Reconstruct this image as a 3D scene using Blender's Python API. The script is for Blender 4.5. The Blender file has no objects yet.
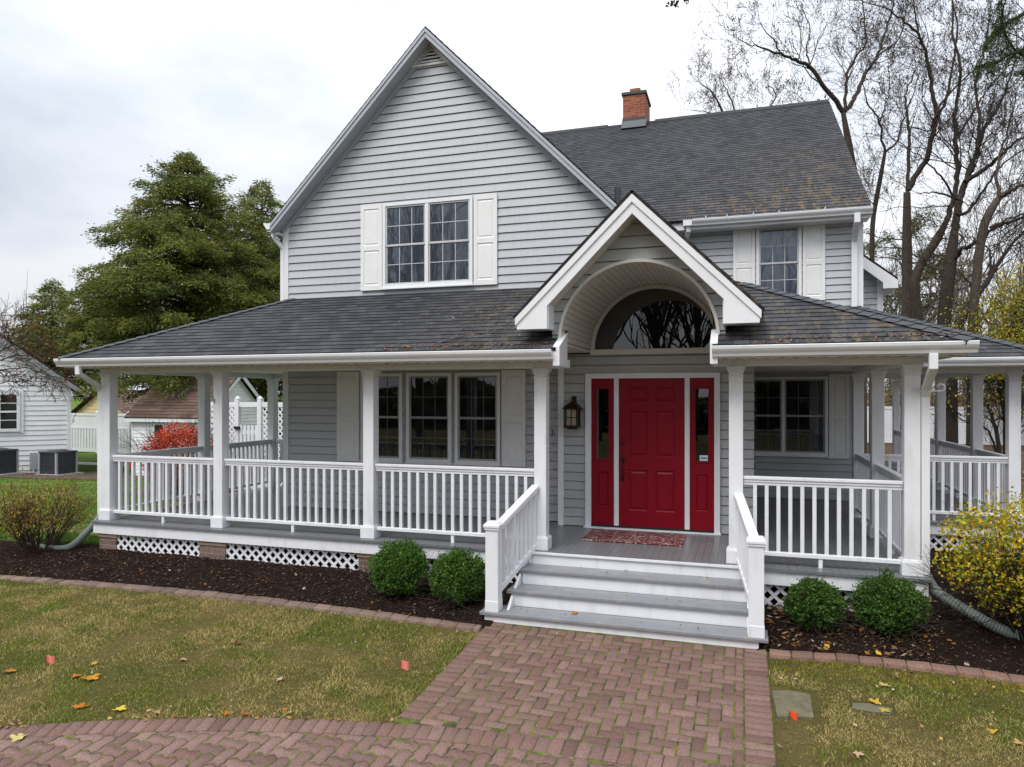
import bpy, math, random
import numpy as np
from mathutils import Vector, Matrix
random.seed(7)
rng = np.random.default_rng(11)
R = math.radians
scene = bpy.context.scene
COL = scene.collection

# ------------------------------------------------------------------ camera
CAM = (0.0, 0.0, 1.9)
YAW = R(17.8)
cam = bpy.data.cameras.new('camera')
cam.sensor_width = 36.0
cam.lens = 36.0 * 715.0 / 1024.0
cam.shift_y = 10.5 / 1024.0
cam.clip_start = 0.05
cam.clip_end = 3000.0
cam_o = bpy.data.objects.new('camera', cam)
cam_o.location = CAM
cam_o.rotation_euler = (R(90), 0, YAW)
COL.objects.link(cam_o)
scene.camera = cam_o

def at(u, v, dist):
    """world point seen at photo pixel (u, v) at the given distance along the viewing direction (survey helper)"""
    a = (u - 512.0) / 715.0
    b = -(v - 394.0) / 715.0
    f = (-math.sin(YAW), math.cos(YAW)); r = (math.cos(YAW), math.sin(YAW))
    return np.array([(f[0] + a * r[0]) * dist, (f[1] + a * r[1]) * dist, 1.9 + b * dist])

def lerp(a, b, t): return a + (b - a) * t
def sstep(a, b, x):
    t = min(1.0, max(0.0, (x - a) / (b - a)))
    return t * t * (3 - 2 * t)

def gz(x, y):
    """ground height"""
    if y <= 0: return -0.97
    if y <= 7.3: return lerp(-0.97, -0.645, y / 7.3)
    if y <= 8.4: return lerp(-0.645, -0.44, (y - 7.3) / 1.1)
    z = -0.44
    if y > 12 and x < -6:
        z -= 0.56 * sstep(12, 23, y) * sstep(-6, -9, x)
    return z

# ------------------------------------------------------------------ objects
ROOT = {}
def tag(o, label=None, cat=None, group=None, kind=None):
    if label: o['label'] = label
    if cat: o['category'] = cat
    if group: o['group'] = group
    if kind: o['kind'] = kind
    return o

def thing(name, label, cat, loc=(0, 0, 0), group=None):
    o = bpy.data.objects.new(name, None)
    o.empty_display_size = 0.2
    o.location = loc
    COL.objects.link(o)
    ROOT[o.name] = Vector(loc)
    return tag(o, label, cat, group)

def link_mesh(name, me, parent=None, origin=None, label=None, kind=None):
    o = bpy.data.objects.new(name, me)
    COL.objects.link(o)
    if parent is not None:
        o.parent = parent
        ROOT[o.name] = ROOT[parent.name]
    elif origin is not None:
        o.location = origin
        ROOT[o.name] = Vector(origin)
    else:
        ROOT[o.name] = Vector((0, 0, 0))
    if label: o['label'] = label
    if kind: o['kind'] = kind
    return o

def np_mesh(name, V, faces, mats, mat_idx=None, cols=None, uvs=None, smooth=False):
    """V: (n,3); faces: list of (m,k) int arrays"""
    me = bpy.data.meshes.new(name)
    V = np.asarray(V, np.float32)
    me.vertices.add(len(V)); me.vertices.foreach_set('co', V.ravel())
    loops = np.concatenate([f.ravel() for f in faces]).astype(np.int32)
    counts = np.concatenate([np.full(len(f), f.shape[1], np.int32) for f in faces])
    starts = np.concatenate([[0], np.cumsum(counts)[:-1]]).astype(np.int32)
    me.loops.add(len(loops)); me.loops.foreach_set('vertex_index', loops)
    me.polygons.add(len(counts)); me.polygons.foreach_set('loop_start', starts)
    if mat_idx is not None: me.polygons.foreach_set('material_index', np.asarray(mat_idx, np.int32))
    if smooth: me.polygons.foreach_set('use_smooth', np.ones(len(counts), bool))
    for m in mats: me.materials.append(m)
    if cols is not None:
        ca = me.color_attributes.new('Col', 'FLOAT_COLOR', 'POINT')
        c = np.ones((len(V), 4), np.float32); c[:, :3] = cols
        ca.data.foreach_set('color', c.ravel())
    me.update(calc_edges=True)
    return me

class MB:
    """collects shapes that become ONE mesh object"""
    def __init__(self):
        self.v = []; self.f = []; self.uv = []; self.mi = []; self.c = []; self.cur = 0; self.col = None; self.sm = []; self.s = False
    def add(self, pts, faces, uvs=None):
        n = len(self.v)
        self.v.extend([tuple(p) for p in pts])
        if self.col is not None: self.c.extend([self.col] * len(pts))
        for i, f in enumerate(faces):
            self.f.append([n + k for k in f])
            self.mi.append(self.cur); self.sm.append(self.s)
            self.uv.append(uvs[i] if uvs else None)
    def box(self, x0, x1, y0, y1, z0, z1):
        x0, x1 = min(x0, x1), max(x0, x1); y0, y1 = min(y0, y1), max(y0, y1); z0, z1 = min(z0, z1), max(z0, z1)
        p = [(x0, y0, z0), (x1, y0, z0), (x1, y1, z0), (x0, y1, z0), (x0, y0, z1), (x1, y0, z1), (x1, y1, z1), (x0, y1, z1)]
        fs = [(0, 3, 2, 1), (4, 5, 6, 7), (0, 1, 5, 4), (1, 2, 6, 5), (2, 3, 7, 6), (3, 0, 4, 7)]
        uv = []
        for q in fs:
            P = [p[k] for k in q]
            dx = max(a[0] for a in P) - min(a[0] for a in P); dy = max(a[1] for a in P) - min(a[1] for a in P); dz = max(a[2] for a in P) - min(a[2] for a in P)
            if dz < 1e-9: uv.append([(a[0], a[1]) for a in P])
            elif dy < 1e-9: uv.append([(a[0], a[2]) for a in P])
            else: uv.append([(a[1], a[2]) for a in P])
        self.add(p, fs, uv); return self
    def fbox(self, fr, s0, s1, t0, t1, d0, d1):
        """box in a frame"""
        p = [fr.p(s0, t0, d0), fr.p(s1, t0, d0), fr.p(s1, t1, d0), fr.p(s0, t1, d0), fr.p(s0, t0, d1), fr.p(s1, t0, d1), fr.p(s1, t1, d1), fr.p(s0, t1, d1)]
        fs = [(0, 3, 2, 1), (4, 5, 6, 7), (0, 1, 5, 4), (1, 2, 6, 5), (2, 3, 7, 6), (3, 0, 4, 7)]
        st = [(s0, t0), (s1, t0), (s1, t1), (s0, t1)] * 2
        self.add(p, fs, [[st[k] for k in q] for q in fs]); return self
    def prism(self, fr, poly, d0, d1):
        n = len(poly)
        p = [fr.p(s, t, d0) for s, t in poly] + [fr.p(s, t, d1) for s, t in poly]
        fs = [tuple(range(n))[::-1], tuple(range(n, 2 * n))] + [(i, (i + 1) % n, n + (i + 1) % n, n + i) for i in range(n)]
        st = list(poly) * 2
        self.add(p, fs, [[st[k] for k in q] for q in fs]); return self
    def beam(self, p0, p1, w, h, up=(0, 0, 1)):
        """oriented bar from p0 to p1 (centre line), w sideways and h along up"""
        p0 = Vector(p0); p1 = Vector(p1); d = (p1 - p0).normalized()
        side = d.cross(Vector(up)).normalized(); u = side.cross(d).normalized()
        pts = []
        for q in (p0, p1):
            for a, b in ((-1, -1), (1, -1), (1, 1), (-1, 1)):
                pts.append(q + side * (a * w / 2) + u * (b * h / 2))
        self.add(pts, [(3, 2, 1, 0), (4, 5, 6, 7), (0, 1, 5, 4), (1, 2, 6, 5), (2, 3, 7, 6), (3, 0, 4, 7)]); return self
    def sweep(self, path, prof, up=(0, 0, 1), caps=True, closed=True, scale=None):
        """sweep a 2-D profile [(side, up)] along a path with mitred frames"""
        P = [Vector(q) for q in path]; n = len(prof); pts = []
        for i, q in enumerate(P):
            d0 = (P[i] - P[i - 1]).normalized() if i > 0 else None
            d1 = (P[i + 1] - P[i]).normalized() if i < len(P) - 1 else None
            d = ((d0 or d1) + (d1 or d0)).normalized()
            upv = Vector(up)
            if abs(d.dot(upv)) > 0.98: upv = Vector((0, 1, 0))
            side = d.cross(upv).normalized(); u = side.cross(d).normalized()
            k = scale[i] if scale else 1.0
            for a, b in prof: pts.append(q + side * a * k + u * b * k)
        fs = []
        for i in range(len(P) - 1):
            for j in range(n if closed else n - 1):
                k = (j + 1) % n
                fs.append((i * n + j, i * n + k, (i + 1) * n + k, (i + 1) * n + j))
        if caps:
            fs.append(tuple(range(n))[::-1]); fs.append(tuple((len(P) - 1) * n + j for j in range(n)))
        self.add(pts, fs); return self
    def tube(self, path, r, k=8, caps=True, scale=None):
        return self.sweep(path, [(r * math.cos(2 * math.pi * j / k), r * math.sin(2 * math.pi * j / k)) for j in range(k)], caps=caps, scale=scale)
    def lathe(self, c, prof, k=16):
        pts = []; n = len(prof)
        for r, z in prof:
            for j in range(k):
                a = 2 * math.pi * j / k
                pts.append((c[0] + r * math.cos(a), c[1] + r * math.sin(a), c[2] + z))
        fs = [(i * k + j, i * k + (j + 1) % k, (i + 1) * k + (j + 1) % k, (i + 1) * k + j) for i in range(n - 1) for j in range(k)]
        fs.append(tuple(range(k))[::-1]); fs.append(tuple((n - 1) * k + j for j in range(k)))
        self.add(pts, fs); return self
    def build(self, name, mat, parent=None, origin=None, label=None, kind=None, bevel=0.0, recalc=True):
        off = ROOT[parent.name] if parent is not None else Vector(origin or (0, 0, 0))
        me = bpy.data.meshes.new(name)
        me.from_pydata([(a - off.x, b - off.y, c - off.z) for a, b, c in self.v], [], self.f)
        mats = mat if isinstance(mat, (list, tuple)) else [mat]
        for m in mats: me.materials.append(m)
        me.polygons.foreach_set('material_index', self.mi)
        me.polygons.foreach_set('use_smooth', self.sm)
        if any(u is not None for u in self.uv):
            l = me.uv_layers.new(name='UVMap')
            flat = []
            for f, u in zip(self.f, self.uv):
                for k in range(len(f)):
                    flat.extend(u[k] if u else (0.0, 0.0))
            l.data.foreach_set('uv', flat)
        if self.c:
            ca = me.color_attributes.new('Col', 'FLOAT_COLOR', 'POINT')
            ca.data.foreach_set('color', np.array([(c[0], c[1], c[2], 1.0) for c in self.c], np.float32).ravel())
        if recalc and len(self.f) < 60000:
            import bmesh
            bm = bmesh.new(); bm.from_mesh(me)
            bmesh.ops.recalc_face_normals(bm, faces=bm.faces[:])
            bm.to_mesh(me); bm.free()
        me.update()
        o = link_mesh(name, me, parent, origin, label, kind)
        if bevel:
            b = o.modifiers.new('bevel', 'BEVEL'); b.width = bevel; b.segments = 2; b.limit_method = 'ANGLE'
        return o

class Fr:
    """a flat frame: origin, along (U), up (V), outward (N)"""
    def __init__(self, O, U, V, N):
        self.O = Vector(O); self.U = Vector(U).normalized(); self.V = Vector(V).normalized(); self.N = Vector(N).normalized()
    def p(self, s, t, d=0.0): return self.O + self.U * s + self.V * t + self.N * d
def front(Y): return Fr((0, Y, 0), (1, 0, 0), (0, 0, 1), (0, -1, 0))
def sideL(X): return Fr((X, 0, 0), (0, 1, 0), (0, 0, 1), (-1, 0, 0))
def sideR(X): return Fr((X, 0, 0), (0, 1, 0), (0, 0, 1), (1, 0, 0))
def backw(Y): return Fr((0, Y, 0), (1, 0, 0), (0, 0, 1), (0, 1, 0))

def clip(poly, axis, val, keep_ge):
    out = []; n = len(poly)
    def ins(p): return p[axis] >= val - 1e-9 if keep_ge else p[axis] <= val + 1e-9
    for i in range(n):
        a, b = poly[i], poly[(i + 1) % n]
        ia, ib = ins(a), ins(b)
        if ia: out.append(a)
        if ia != ib and abs(b[axis] - a[axis]) > 1e-12:
            t = (val - a[axis]) / (b[axis] - a[axis])
            q = [a[0] + (b[0] - a[0]) * t, a[1] + (b[1] - a[1]) * t]; q[axis] = val
            out.append(tuple(q))
    return out

def courses(mb, fr, poly, e, t_org, lip, base=0.0, gap=0.0):
    """lapped boards or shingle courses over a convex polygon"""
    t0 = min(p[1] for p in poly); t1 = max(p[1] for p in poly)
    k = math.floor((t0 - t_org) / e)
    while t_org + k * e < t1:
        a = t_org + k * e; b = a + e
        q = clip(clip(poly, 1, a + gap, True), 1, b, False)
        k += 1
        if gap:
            g_ = clip(clip(poly, 1, a, True), 1, a + gap, False)
            if len(g_) >= 3:
                mb.add([fr.p(s, t, base - .02) for s, t in g_], [tuple(range(len(g_)))], [list(g_)])
                for tt, d0, d1 in ((a, -.02, .002), (a + gap, -.02, lip)):
                    ed = [p for p in g_ if abs(p[1] - tt) < 1e-6]
                    if len(ed) >= 2:
                        sa = min(p[0] for p in ed); sb = max(p[0] for p in ed)
                        mb.add([fr.p(sa, tt, base + d0), fr.p(sb, tt, base + d0), fr.p(sb, tt, base + d1), fr.p(sa, tt, base + d1)], [(0, 1, 2, 3)], [[(sa, tt)] * 4])
            if len(q) >= 3:
                mb.add([fr.p(s, t, base + lip * (1 - (t - a) / e)) for s, t in q], [tuple(range(len(q)))], [list(q)])
            continue
        if len(q) < 3: continue
        pts = [fr.p(s, t, base + lip * (1 - (t - a) / e)) for s, t in q]
        mb.add(pts, [tuple(range(len(q)))], [list(q)])
        low = [p for p in q if abs(p[1] - a) < 1e-6]
        if len(low) >= 2:
            sa = min(p[0] for p in low); sb = max(p[0] for p in low)
            mb.add([fr.p(sa, a, base + lip), fr.p(sb, a, base + lip), fr.p(sb, a, base - 0.002), fr.p(sa, a, base - 0.002)], [(0, 1, 2, 3)], [[(sa, a), (sb, a), (sb, a), (sa, a)]])

def panel_board(mb, fr, s0, s1, t0, t1, d0, d1, panels, g=0.012, w1=0.014, w2=0.034, rise=0.008):
    """a board with raised-and-fielded panels"""
    S = sorted(set([s0, s1] + [x for p in panels for x in (p[0], p[1])]))
    T = sorted(set([t0, t1] + [x for p in panels for x in (p[2], p[3])]))
    for i in range(len(S) - 1):
        for j in range(len(T) - 1):
            cs, ct = (S[i] + S[i + 1]) / 2, (T[j] + T[j + 1]) / 2
            if any(p[0] < cs < p[1] and p[2] < ct < p[3] for p in panels): continue
            mb.add([fr.p(S[i], T[j], d1), fr.p(S[i + 1], T[j], d1), fr.p(S[i + 1], T[j + 1], d1), fr.p(S[i], T[j + 1], d1)], [(0, 1, 2, 3)])
    for a, b, c, d in panels:
        rings = []
        for ins, dep in ((0, d1), (w1, d1 - g), (w1 + 0.006, d1 - g), (w2, d1 - g + rise)):
            rings.append([fr.p(a + ins, c + ins, dep), fr.p(b - ins, c + ins, dep), fr.p(b - ins, d - ins, dep), fr.p(a + ins, d - ins, dep)])
        pts = [q for r in rings for q in r]
        fs = [(i * 4 + j, i * 4 + (j + 1) % 4, (i + 1) * 4 + (j + 1) % 4, (i + 1) * 4 + j) for i in range(3) for j in range(4)] + [(12, 13, 14, 15)]
        mb.add(pts, fs)
    c = [(s0, t0), (s1, t0), (s1, t1), (s0, t1)]
    pts = [fr.p(s, t, d0) for s, t in c] + [fr.p(s, t, d1) for s, t in c]
    mb.add(pts, [(i, (i + 1) % 4, 4 + (i + 1) % 4, 4 + i) for i in range(4)] + [(3, 2, 1, 0)])

# ------------------------------------------------------------------ materials
def newmat(name):
    m = bpy.data.materials.new(name); m.use_nodes = True
    nt = m.node_tree
    return m, nt, nt.nodes['Principled BSDF'], nt.nodes, nt.links
def noise(nt, scale, detail=4, rough=0.55, vec=None):
    n = nt.nodes.new('ShaderNodeTexNoise'); n.inputs['Scale'].default_value = scale
    n.inputs['Detail'].default_value = detail; n.inputs['Roughness'].default_value = rough
    if vec is not None: nt.links.new(vec, n.inputs['Vector'])
    return n
def ramp(nt, fac, stops):
    r = nt.nodes.new('ShaderNodeValToRGB')
    while len(r.color_ramp.elements) < len(stops): r.color_ramp.elements.new(0.5)
    for e, (p, c) in zip(r.color_ramp.elements, stops):
        e.position = p; e.color = (c[0], c[1], c[2], 1) if len(c) == 3 else c
    nt.links.new(fac, r.inputs['Fac']); return r
def mixc(nt, fac, a, b, mode='MIX'):
    m = nt.nodes.new('ShaderNodeMix'); m.data_type = 'RGBA'; m.blend_type = mode
    for sock, val in ((m.inputs[0], fac), (m.inputs[6], a), (m.inputs[7], b)):
        if hasattr(val, 'is_output'): nt.links.new(val, sock)
        elif isinstance(val, (int, float)): sock.default_value = val
        else: sock.default_value = (val[0], val[1], val[2], 1)
    return m.outputs[2]
def pos(nt):
    return nt.nodes.new('ShaderNodeNewGeometry').outputs['Position']
def uvn(nt):
    n = nt.nodes.new('ShaderNodeUVMap'); n.uv_map = 'UVMap'; return n.outputs['UV']
def mapping(nt, vec, scale=(1, 1, 1), loc=(0, 0, 0), rot=(0, 0, 0)):
    n = nt.nodes.new('ShaderNodeMapping'); n.inputs['Scale'].default_value = scale; n.inputs['Location'].default_value = loc; n.inputs['Rotation'].default_value = rot
    nt.links.new(vec, n.inputs['Vector']); return n.outputs['Vector']
def bump(nt, h, strength, dist=0.01, bsdf=None):
    b = nt.nodes.new('ShaderNodeBump'); b.inputs['Strength'].default_value = strength; b.inputs['Distance'].default_value = dist
    nt.links.new(h, b.inputs['Height'])
    if bsdf: nt.links.new(b.outputs['Normal'], bsdf.inputs['Normal'])
    return b

def painted(name, c, rough=0.45, var=0.08, scale=3.0, dirt=None, bumpy=0.05, metallic=0.0, grime=0.0):
    m, nt, b, N, L = newmat(name)
    P = pos(nt)
    n = noise(nt, scale, 6, 0.6, P)
    lo = tuple(x * (1 - var) for x in c); hi = tuple(min(1, x * (1 + var * 0.6)) for x in c)
    r = ramp(nt, n.outputs['Fac'], [(0.3, lo), (0.7, hi)])
    col = r.outputs['Color']
    if dirt:
        n2 = noise(nt, 1.1, 8, 0.7, mapping(nt, P, (6, 6, 1.2)))
        r2 = ramp(nt, n2.outputs['Fac'], [(0.52, (0, 0, 0)), (0.75, (1, 1, 1))])
        mm = nt.nodes.new('ShaderNodeMath'); mm.operation = 'MULTIPLY'; mm.inputs[1].default_value = grime
        L.new(r2.outputs['Color'], mm.inputs[0])
        col = mixc(nt, mm.outputs[0], col, dirt)
    L.new(col, b.inputs['Base Color'])
    n3 = noise(nt, 35, 3, 0.6, P)
    rr = nt.nodes.new('ShaderNodeMapRange'); rr.inputs[3].default_value = rough - 0.08; rr.inputs[4].default_value = rough + 0.12
    L.new(n3.outputs['Fac'], rr.inputs[0]); L.new(rr.outputs[0], b.inputs['Roughness'])
    b.inputs['Metallic'].default_value = metallic
    if bumpy: bump(nt, n3.outputs['Fac'], bumpy, 0.01, b)
    return m

def siding_mat(name, c):
    m, nt, b, N, L = newmat(name)
    P = pos(nt)
    n1 = noise(nt, 1.3, 5, 0.6, mapping(nt, P, (1, 1, 3)))
    n2 = noise(nt, 9, 6, 0.7, mapping(nt, P, (4, 4, 0.5)))      # faint vertical rain streaks
    col = ramp(nt, n1.outputs['Fac'], [(0.3, tuple(x * 0.93 for x in c)), (0.7, tuple(x * 1.04 for x in c))]).outputs['Color']
    st = ramp(nt, n2.outputs['Fac'], [(0.45, (1, 1, 1)), (0.8, (0.86, 0.855, 0.84))]).outputs['Color']
    L.new(mixc(nt, 1.0, col, st, 'MULTIPLY'), b.inputs['Base Color'])
    b.inputs['Roughness'].default_value = 0.5
    g = noise(nt, 3, 3, 0.5, mapping(nt, P, (6, 6, 60)))
    bump(nt, g.outputs['Fac'], 0.06, 0.01, b)
    return m

def shingle_mat(name, c, stain=None, tabw=0.32, exp=0.14, stain_amt=0.0, ybounds=None):
    m, nt, b, N, L = newmat(name)
    U = uvn(nt); P = pos(nt)
    br = N.new('ShaderNodeTexBrick')
    br.offset = 0.5; br.inputs['Scale'].default_value = 1.0
    br.inputs['Brick Width'].default_value = tabw; br.inputs['Row Height'].default_value = exp
    br.inputs['Mortar Size'].default_value = 0.004; br.inputs['Mortar Smooth'].default_value = 0.2
    br.inputs['Color1'].default_value = tuple(x * 0.66 for x in c) + (1,); br.inputs['Color2'].default_value = tuple(x * 1.38 for x in c) + (1,)
    br.inputs['Mortar'].default_value = tuple(x * 0.3 for x in c) + (1,)
    L.new(U, br.inputs['Vector'])
    g = noise(nt, 70, 3, 0.75, P)
    gr = ramp(nt, g.outputs['Fac'], [(0.3, (0.65, 0.65, 0.65)), (0.7, (1.3, 1.3, 1.3))])
    col = mixc(nt, 0.8, br.outputs['Color'], gr.outputs['Color'], 'MULTIPLY')
    w = noise(nt, 0.9, 6, 0.65, mapping(nt, P, (1.6, 0.6, 0.6)))
    wr = ramp(nt, w.outputs['Fac'], [(0.3, (0.75, 0.76, 0.8)), (0.7, (1.2, 1.18, 1.12))])
    col = mixc(nt, 0.8, col, wr.outputs['Color'], 'MULTIPLY')
    if stain:
        n2 = noise(nt, 5.0, 8, 0.75, mapping(nt, P, (2.0, 0.7, 0.7)))
        big = noise(nt, 0.55, 2, 0.5, P)
        mm = N.new('ShaderNodeMath'); mm.operation = 'MULTIPLY'
        r1 = ramp(nt, n2.outputs['Fac'], [(0.48, (0, 0, 0)), (0.66, (1, 1, 1))]); r2 = ramp(nt, big.outputs['Fac'], [(0.33, (0, 0, 0)), (0.52, (1, 1, 1))])
        L.new(r1.outputs['Color'], mm.inputs[0]); L.new(r2.outputs['Color'], mm.inputs[1])
        fac = mm.outputs[0]
        if ybounds:
            sp = N.new('ShaderNodeSeparateXYZ'); L.new(P, sp.inputs[0])
            mr = N.new('ShaderNodeMapRange'); mr.inputs[1].default_value = ybounds[1]; mr.inputs[2].default_value = ybounds[0]; L.new(sp.outputs['Y'], mr.inputs[0])
            mr2 = N.new('ShaderNodeMapRange'); mr2.inputs[1].default_value = ybounds[2]; mr2.inputs[2].default_value = ybounds[3]; L.new(sp.outputs['X'], mr2.inputs[0])
            for q in (mr, mr2):
                k = N.new('ShaderNodeMath'); k.operation = 'MULTIPLY'; L.new(fac, k.inputs[0]); L.new(q.outputs[0], k.inputs[1]); fac = k.outputs[0]
        k = N.new('ShaderNodeMath'); k.operation = 'MULTIPLY'; k.inputs[1].default_value = stain_amt; L.new(fac, k.inputs[0])
        col = mixc(nt, k.outputs[0], col, stain)
    L.new(col, b.inputs['Base Color'])
    b.inputs['Roughness'].default_value = 0.85; b.inputs['Specular IOR Level'].default_value = 0.3
    bump(nt, g.outputs['Fac'], 0.5, 0.004, b)
    return m

def brick_mat(name, c1, c2, mortar, bw=0.21, rh=0.072):
    m, nt, b, N, L = newmat(name)
    br = N.new('ShaderNodeTexBrick'); br.inputs['Scale'].default_value = 1.0
    br.inputs['Brick Width'].default_value = bw; br.inputs['Row Height'].default_value = rh; br.inputs['Mortar Size'].default_value = 0.006
    br.inputs['Color1'].default_value = c1 + (1,); br.inputs['Color2'].default_value = c2 + (1,); br.inputs['Mortar'].default_value = mortar + (1,)
    L.new(uvn(nt), br.inputs['Vector'])
    n = noise(nt, 30, 5, 0.7, pos(nt))
    r = ramp(nt, n.outputs['Fac'], [(0.3, (0.6, 0.6, 0.6)), (0.7, (1.2, 1.2, 1.2))])
    L.new(mixc(nt, 0.8, br.outputs['Color'], r.outputs['Color'], 'MULTIPLY'), b.inputs['Base Color'])
    b.inputs['Roughness'].default_value = 0.9
    bump(nt, br.outputs['Fac'], -0.6, 0.01, b)
    return m

def attr_mat(name, rough=0.7, translucent=0.0, nscale=0.0, namt=0.3, spec=0.3, bumpy=0.0):
    m, nt, b, N, L = newmat(name)
    a = N.new('ShaderNodeVertexColor'); a.layer_name = 'Col'
    col = a.outputs['Color']
    if nscale:
        n = noise(nt, nscale, 5, 0.7, pos(nt))
        r = ramp(nt, n.outputs['Fac'], [(0.3, (1 - namt,) * 3), (0.7, (1 + namt,) * 3)])
        col = mixc(nt, 1.0, col, r.outputs['Color'], 'MULTIPLY')
        if bumpy: bump(nt, n.outputs['Fac'], bumpy, 0.01, b)
    L.new(col, b.inputs['Base Color']); b.inputs['Roughness'].default_value = rough; b.inputs['Specular IOR Level'].default_value = spec
    if translucent:
        t = N.new('ShaderNodeBsdfTranslucent'); L.new(col, t.inputs['Color'])
        mx = N.new('ShaderNodeMixShader'); mx.inputs[0].default_value = translucent
        L.new(b.outputs[0], mx.inputs[1]); L.new(t.outputs[0], mx.inputs[2])
        L.new(mx.outputs[0], N['Material Output'].inputs['Surface'])
    return m

def glass_mat(name, tint=(0.75, 0.78, 0.8), boost=2.2, rough=0.0, wav=0.02):
    m, nt, b, N, L = newmat(name)
    N.remove(b)
    tr = N.new('ShaderNodeBsdfTransparent'); tr.inputs['Color'].default_value = tint + (1,)
    gl = N.new('ShaderNodeBsdfGlossy'); gl.inputs['Roughness'].default_value = rough
    fr = N.new('ShaderNodeFresnel'); fr.inputs['IOR'].default_value = 1.5
    k = N.new('ShaderNodeMath'); k.operation = 'MULTIPLY'; k.inputs[1].default_value = boost; k.use_clamp = True
    L.new(fr.outputs[0], k.inputs[0])
    mx = N.new('ShaderNodeMixShader'); L.new(k.outputs[0], mx.inputs[0]); L.new(tr.outputs[0], mx.inputs[1]); L.new(gl.outputs[0], mx.inputs[2])
    n = noise(nt, 1.6, 2, 0.5, pos(nt))
    bm = bump(nt, n.outputs['Fac'], wav, 0.05)
    L.new(bm.outputs['Normal'], gl.inputs['Normal'])
    L.new(mx.outputs[0], N['Material Output'].inputs['Surface'])
    return m

WHITE = painted('white_paint', (0.74, 0.75, 0.78), 0.42, 0.05, 2.5, (0.36, 0.34, 0.30), 0.04, grime=0.36)
TRIM = painted('white_trim_metal', (0.76, 0.77, 0.79), 0.38, 0.04, 2.0, (0.5, 0.48, 0.44), 0.02, grime=0.18)
CREAM = painted('shutter_vinyl', (0.76, 0.76, 0.75), 0.5, 0.04, 5, None, 0.05)
SIDE = siding_mat('grey_vinyl_siding', (0.47, 0.485, 0.51))
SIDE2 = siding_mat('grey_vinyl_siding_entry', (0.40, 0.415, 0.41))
RAKE = painted('grey_rake_paint', (0.40, 0.42, 0.465), 0.45, 0.05, 3)
SOFF = painted('soffit_beige', (0.62, 0.60, 0.56), 0.55, 0.05, 4)
CEIL = painted('porch_ceiling_paint', (0.80, 0.79, 0.75), 0.6, 0.05, 4)
ROOF = shingle_mat('charcoal_shingles', (0.041, 0.0435, 0.050), (0.20, 0.135, 0.058), 0.165, 0.14, 0.85, (13.4, 17.6, -1.6, 0.0))
PROOF = shingle_mat('charcoal_porch_shingles', (0.041, 0.0435, 0.050), (0.16, 0.12, 0.065), 0.165, 0.14, 0.7, (9.3, 13.0, -4.6, -3.0))
CAPM = painted('shingle_cap', (0.06, 0.064, 0.072), 0.9, 0.3, 12, None, 0.4)
DECK = painted('deck_paint_grey', (0.155, 0.16, 0.17), 0.30, 0.06, 2, (0.10, 0.10, 0.105), 0.0, grime=0.3)
TREAD = painted('tread_paint_grey', (0.215, 0.225, 0.245), 0.4, 0.14, 6, (0.33, 0.29, 0.22), 0.08, grime=0.85)
RED = painted('red_door_paint', (0.22, 0.0007, 0.010), 0.42, 0.08, 2, None, 0.015)
RED.node_tree.nodes['Principled BSDF'].inputs['Specular IOR Level'].default_value = .25
DARK = painted('dark_interior', (0.012, 0.012, 0.013), 0.8, 0.2)
CURT = painted('curtain_fabric', (0.50, 0.55, 0.64), 0.9, 0.16, 7, None, 0.1)
DIM = painted('dim_room', (0.022, 0.023, 0.022), 0.8, 0.7, 3.5)
GLASS = glass_mat('window_glass', (.85, .87, .9), 1.25)
GLASS_D = glass_mat('arched_glass', (0.5, 0.5, 0.52), 2.7, 0.0, 0.022)
MUNT = painted('muntin_vinyl', (0.40, 0.42, 0.44), 0.4, 0.05)
MUNT_D = painted('muntin_porch_shade', (0.13, 0.13, 0.125), 0.4, 0.05)  # darker muntin copy for the porch windows, porch shade in the colour
SASH_D = painted('sash_porch_shade', (0.33, 0.33, 0.315), 0.4, 0.06)  # white vinyl sash under the porch, its shade put into the colour
SASH = painted('sash_vinyl', (0.48, 0.48, 0.47), 0.4, 0.06)
BRONZE = painted('aged_bronze', (0.05, 0.028, 0.018), 0.45, 0.4, 20, None, 0.1, 0.7)
BRASS = painted('brass', (0.30, 0.19, 0.06), 0.35, 0.3, 30, None, 0.05, 0.9)
FROST = painted('lantern_glass', (0.35, 0.30, 0.25), 0.2, 0.2)
CHIM = brick_mat('chimney_brick', (0.22, 0.05, 0.024), (0.37, 0.115, 0.05), (0.26, 0.20, 0.16))
PIER = brick_mat('pier_brick', (0.13, 0.085, 0.07), (0.20, 0.13, 0.105), (0.22, 0.20, 0.18))
TAN = painted('pier_cap_wood', (0.36, 0.27, 0.19), 0.8, 0.2, 8)
LEAD = painted('lead_flashing', (0.05, 0.055, 0.065), 0.5, 0.2, 8, None, 0.1, 0.4)
PIPE = painted('green_grey_plastic_pipe', (0.20, 0.235, 0.22), 0.5, 0.15, 6)
BRK = attr_mat('paver_brick', 0.85, 0, 70, 0.42, 0.3, 0.5)
LEAFM = attr_mat('leaf', 0.6, 0.30, 0, 0, 0.25)
BOXM = attr_mat('glossy_leaf', 0.55, 0.18, 0, 0, 0.25)
BARK = attr_mat('bark', 0.95, 0, 14, 0.4, 0.1, 0.6)
GRASSM = attr_mat('grass_blade', 0.7, 0.2, 0, 0, 0.2)
CHIPM = attr_mat('mulch_chip', 0.95, 0, 60, 0.3, 0.1)

# ================================================================== HOUSE
HX, HY = -3.4, 8.3
house = thing('house', 'two storey grey clapboard house with red front door and wraparound white porch', 'house', (HX, HY, -0.44))
EXPO = 0.128
YW, YE, YR = 10.35, 10.1, 13.9           # gabled wing wall, entry wall, right wall
YC = 8.39                                # front face of the porch columns
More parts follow.
